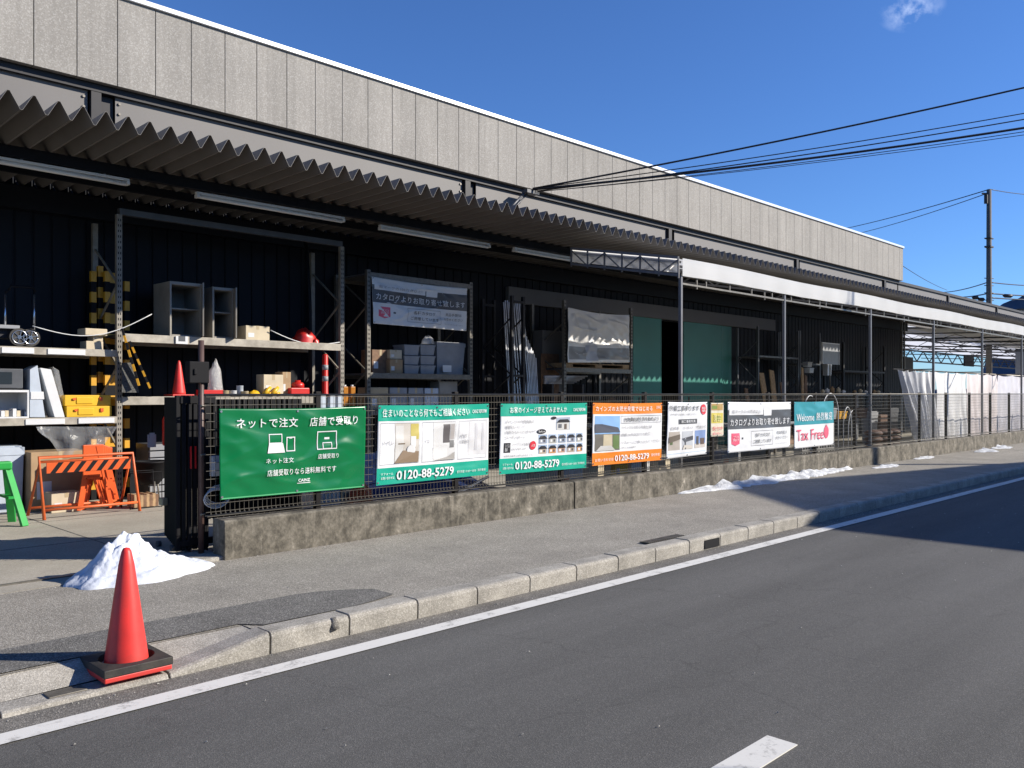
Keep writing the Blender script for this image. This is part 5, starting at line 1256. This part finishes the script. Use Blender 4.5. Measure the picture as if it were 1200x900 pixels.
# ================================================================== WIRES AND POLES
def wire(A, B, sag, r, n=24):
    A = Vector(A); B = Vector(B)
    return [A.lerp(B, k/n)-Vector((0, 0, 4*sag*(k/n)*(1-k/n))) for k in range(n+1)]
A0 = at(624, 222, Y=13.7)
PB = Vector((30, -3.0, 0))
ends = [(10.9, .022, .28, (0, 0, .02), 'topmost'), (9.75, .012, .3, (.1, 0, .05), 'second'), (9.55, .014, .3, (.2, 0, .0), 'third'), (9.2, .028, .35, (0, 0, 0), 'thickest, fourth'), (9.05, .009, .33, (.15, 0, -.03), 'fifth'), (8.9, .008, .33, (.1, 0, -.04), 'lowest')]
for z, r, sag, o, w in ends:
    m = MB().tube(wire(A0+Vector(o), (PB.x, PB.y, z+.55), sag, r), r, 6)
    solo(m, 'service_cable', M_CABLE, 'black overhead cable from the parapet to the upper right, '+w+' of the bundle', 'cable', 'overhead cables to the store')
def upole(x, y, h, label, arms=2, r=.17):
    t = thing('utility_pole', (x, y, -.1), label, 'utility pole')
    MB().tube([(x, y, -.1), (x, y, h)], [r, r*.65], 16).build('shaft', M_POLE, t)
    m = MB()
    for k in range(arms):
        z = h-.3-k*1.1*1.0; m.box(x-.7, x+.7, y-.05, y+.05, z, z+.08)
    m.build('cross_arm', M_GALV, t)
    m = MB()
    for k in range(arms):
        for dx in (-.6, 0.25, .6): m.lathe((x+dx, y, h-.22-k*1.1), [(.03, 0), (.05, .05), (.03, .1), (.045, .14)], 8)
    m.build('insulator', M_WHITE, t)
    return t
upole(PB.x, PB.y, 11.8, 'concrete utility pole across the road carrying the cable bundle')
Q = at(1159, 222, z=15.6)
t = thing('utility_pole', (Q.x, Q.y, -.2), 'dark slim utility pole rising beyond the far end of the store', 'utility pole')
MB().tube([(Q.x, Q.y, -.2), (Q.x, Q.y, 15.6)], [.21, .15], 16).build('shaft', M_POLE, t)
m = MB(); m.bar((Q.x-.45, Q.y+.3, 15.3), (Q.x+.05, Q.y, 15.3), .1).box(Q.x-.4, Q.x-.2, Q.y, Q.y+.2, 14.6, 15.2).box(Q.x-.35, Q.x+.35, Q.y-.2, Q.y+.2, 11.6, 11.7).box(Q.x-.35, Q.x+.35, Q.y-.2, Q.y+.2, 12.2, 12.26)
for k in range(4): m.tube([(Q.x-.3, Q.y+.2, 8+k*.5), (Q.x+.3, Q.y-.2, 8+k*.5)], .03, 6)
m.build('bracket', M_DARK, t)
def dwire(pa, pb, dist_a, r, sag, lab, name='power_line'):
    za = lambda p, d: Vector(((FX+(p[0]-600)/1000*FY)*d, (FY-(p[0]-600)/1000*FX)*d, EYE+(461-p[1])/1000*d))
    A = za(pa, dist_a[0]); B = za(pb, dist_a[1]); m = MB().tube(wire(A, B, sag, r), r, 5); solo(m, name, M_CABLE, lab, 'power line', 'thin power lines at the far pole')
qd = (Q.x*FX+Q.y*FY)
dwire((880, 281), (1156, 223), (150, qd), .035, 1.0, 'thin line running left from the far pole top, upper one')
dwire((900, 286), (1156, 227), (150, qd), .03, 1.2, 'thin line running left from the far pole top, lower one')
dwire((1161, 222), (1260, 224), (qd, 90), .03, .4, 'thin line running right from the far pole top')
dwire((1090, 342), (1157, 331), (100, qd), .04, .3, 'line left of the far pole at mid height')
dwire((1161, 331), (1260, 333), (qd, 80), .04, .2, 'line right of the far pole at mid height')
dwire((1120, 348), (1157, 344), (90, qd), .05, .1, 'low line left of the far pole')
dwire((1161, 344), (1260, 347), (qd, 80), .05, .1, 'low line right of the far pole')
dwire((1161, 349), (1260, 351), (qd, 80), .05, .1, 'lowest line right of the far pole')
dwire((1057, 311), (1110, 340), (80, 120), .03, .2, 'faint line descending from the end of the parapet')
for i, (a, b) in enumerate((((1139, 348.5), (1147, 349)), ((1146, 351), (1154, 351)), ((1175, 346.5), (1187, 347)))):
    d = qd; za = lambda p: Vector(((FX+(p[0]-600)/1000*FY)*d, (FY-(p[0]-600)/1000*FX)*d, EYE+(461-p[1])/1000*d))
    A, B = za(a), za(b); m = MB().tube([A, A.lerp(B, .2), A.lerp(B, .8), B], [.03, .13, .13, .03], 8)
    solo(m, 'cable_sleeve', M_CABLE, 'black cable sleeve hung on the lines, '+['upper left of the far pole', 'lower left of the far pole', 'right of the far pole'][i], 'cable sleeve')
# far buildings
def farhouse(x, y, w, d, h, rh, label, wallm=M_FARWALL):
    t = thing('far_building', (x+w/2, y+d/2, 0), label, 'building')
    MB().box(x, x+w, y, y+d, 0, h).build('wall', wallm, t)
    m = MB(); o = .4
    m.add([(x-o, y-o, h), (x+w+o, y-o, h), (x+w+o, y+d+o, h), (x-o, y+d+o, h), (x-o, y+d/2, h+rh), (x+w+o, y+d/2, h+rh)], [(0, 1, 5, 4), (2, 3, 4, 5), (0, 4, 3), (1, 2, 5), (3, 2, 1, 0)])
    m.build('roof', M_FARROOF, t)
    for k in range(max(1, int(w/4))):
        f = MB().box(x+1+k*4, x+2.6+k*4, y-.05, y-.001, h*.5, h*.5+1.1).build('window', M_WHITE, t)
        MB().box(x+1.08+k*4, x+2.52+k*4, y-.06, y-.051, h*.5+.08, h*.5+1.02).build('pane', M_GLASS, f)
farhouse(76, 7, 14, 12.2, 8.2, .5, 'pale grey flat building beyond the far end of the store canopy')
farhouse(120, 62, 40, 14, 3.4, 2.0, 'low dark-roofed house seen under the rear tent')
farhouse(75, 42, 36, 12, 2.6, 1.1, 'wide low shed seen beneath the rear tent truss')
# arched greenhouse behind the rear tent
m = MB().grid(lambda u, v: (62+v*30, 38.5-3.5*math.cos(u*math.pi), .2+4.4*math.sin(u*math.pi)), 18, 6)
solo(m, 'polytunnel', M_TENT, 'pale arched polytunnel roof seen below the rear tent truss', 'polytunnel')
# opposite side of the road (casts the long shadow over the road)
oh = thing('opposite_house', (26, -9, 0), 'two-storey gabled house on the opposite side of the road', 'house')
MB().box(20.4, 32.2, -15, -4.3, 0, 6.6).build('wall', M_HOUSE, oh)
m = MB(); P_ = [(19.5, 6.6), (24.8, 8.75), (33.4, 6.7), (33.4, 6.5), (24.8, 8.5), (19.5, 6.35)]
vs = [(x, y, z) for y in (-4, -15.5) for x, z in P_]; n = 6
m.add(vs, [tuple(range(6)), tuple(range(6, 12))[::-1]]+[(i, (i+1) % 6, 6+(i+1) % 6, 6+i) for i in range(6)]); m.build('roof', M_FARROOF, oh)
m = MB().add([(20.4, -4.3, 6.6), (32.2, -4.3, 6.6), (24.8, -4.3, 8.5), (20.4, -4.4, 6.6), (32.2, -4.4, 6.6), (24.8, -4.4, 8.5)], [(0, 1, 2), (3, 5, 4)]); m.build('gable', M_HOUSE, oh)
for x in (21.5, 25, 28.5):
    for z in (1, 4):
        f = MB().box(x, x+1.6, -4.299, -4.24, z, z+1.2).build('window', M_WHITE, oh); MB().box(x+.08, x+1.52, -4.24, -4.23, z+.08, z+1.12).build('pane', M_GLASS, f)
ow = thing('opposite_shed', (0, -8, 0), 'low flat-roofed shed on the opposite side of the road', 'shed')
MB().box(-9, 9.35, -12, -4.1, 0, 4.3).build('wall', M_HOUSE, ow); MB().box(-9.1, 9.45, -12.1, -4.0, 4.301, 4.42).build('roof', M_FARROOF, ow)
for x in (-6, -1, 4): MB().box(x, x+2.5, -4.099, -4.05, 0.02, 2.6).build('shutter', M_GREY, ow)

# ================================================================== CLOUD (inside the sky) + LIGHT + CAMERA
EL, AZ = R(27.7), math.atan2(-.71, .704)    # sun stands behind the camera on its right
sd = Vector((math.cos(EL)*math.cos(AZ), math.cos(EL)*math.sin(AZ), math.sin(EL)))
w = bpy.data.worlds.new('World'); sc.world = w; w.use_nodes = True
N = w.node_tree.nodes; L = w.node_tree.links
sky = N.new('ShaderNodeTexSky'); sky.sky_type = 'NISHITA'; sky.sun_disc = False; sky.sun_elevation = EL
sky.sun_rotation = math.atan2(sd.x, sd.y); sky.air_density = 1.0; sky.dust_density = .05; sky.ozone_density = 3.0; sky.altitude = 300
bg = N['Background']; bg.inputs['Strength'].default_value = .066
L.new(sky.outputs[0], bg.inputs['Color'])
# wisp of cloud
tc = N.new('ShaderNodeTexCoord')
cd = Vector((FX+.468*FY, FY-.468*FX, .449)).normalized()
sub = N.new('ShaderNodeVectorMath'); sub.operation = 'SUBTRACT'; sub.inputs[1].default_value = cd; L.new(tc.outputs['Generated'], sub.inputs[0])
mp = N.new('ShaderNodeMapping'); mp.inputs['Rotation'].default_value = (0, 0, 0); mp.inputs['Scale'].default_value = (1, 1, 1.6); L.new(sub.outputs[0], mp.inputs['Vector'])
ln = N.new('ShaderNodeVectorMath'); ln.operation = 'LENGTH'; L.new(mp.outputs[0], ln.inputs[0])
mr = N.new('ShaderNodeMapRange'); mr.inputs['From Min'].default_value = .0; mr.inputs['From Max'].default_value = .032; mr.inputs['To Min'].default_value = .95; mr.inputs['To Max'].default_value = 0; L.new(ln.outputs['Value'], mr.inputs['Value'])
ns = N.new('ShaderNodeTexNoise'); ns.inputs['Scale'].default_value = 38; ns.inputs['Detail'].default_value = 6; ns.inputs['Roughness'].default_value = .6; L.new(tc.outputs['Generated'], ns.inputs['Vector'])
mr2 = N.new('ShaderNodeMapRange'); mr2.inputs['From Min'].default_value = .44; mr2.inputs['From Max'].default_value = .7; L.new(ns.outputs['Fac'], mr2.inputs['Value'])
mu = N.new('ShaderNodeMath'); mu.operation = 'MULTIPLY'; L.new(mr.outputs[0], mu.inputs[0]); L.new(mr2.outputs[0], mu.inputs[1])
mx = N.new('ShaderNodeMixRGB'); mx.inputs['Color2'].default_value = (9, 10.5, 14, 1); L.new(mu.outputs[0], mx.inputs['Fac'])
tint = N.new('ShaderNodeMixRGB'); tint.blend_type = 'MULTIPLY'; tint.inputs['Fac'].default_value = 1; tint.inputs['Color2'].default_value = (.70, 1.06, 1.64, 1); L.new(sky.outputs[0], tint.inputs['Color1']); L.new(tint.outputs[0], mx.inputs['Color1']); L.new(mx.outputs[0], bg.inputs['Color'])
sun = bpy.data.lights.new('sun', 'SUN'); sun.energy = 5.0; sun.angle = R(.55); sun.color = (1, .925, .81)
so = bpy.data.objects.new('sun', sun); COL.objects.link(so); so.location = (0, -20, 30)
so.rotation_euler = (-sd).to_track_quat('-Z', 'Y').to_euler()

cam = bpy.data.cameras.new('camera'); co = bpy.data.objects.new('camera', cam); COL.objects.link(co)
co.location = (0, 0, EYE); co.rotation_euler = (R(90), 0, TH-R(90))
cam.sensor_width = 36; cam.lens = 30.0; cam.shift_y = 11/1200; cam.clip_end = 8000; cam.clip_start = .05
sc.camera = co
sc.view_settings.view_transform = 'Standard'; sc.view_settings.look = 'None'; sc.view_settings.exposure = .55; sc.view_settings.gamma = 1
sc.cycles.max_bounces = 6; sc.cycles.transparent_max_bounces = 12
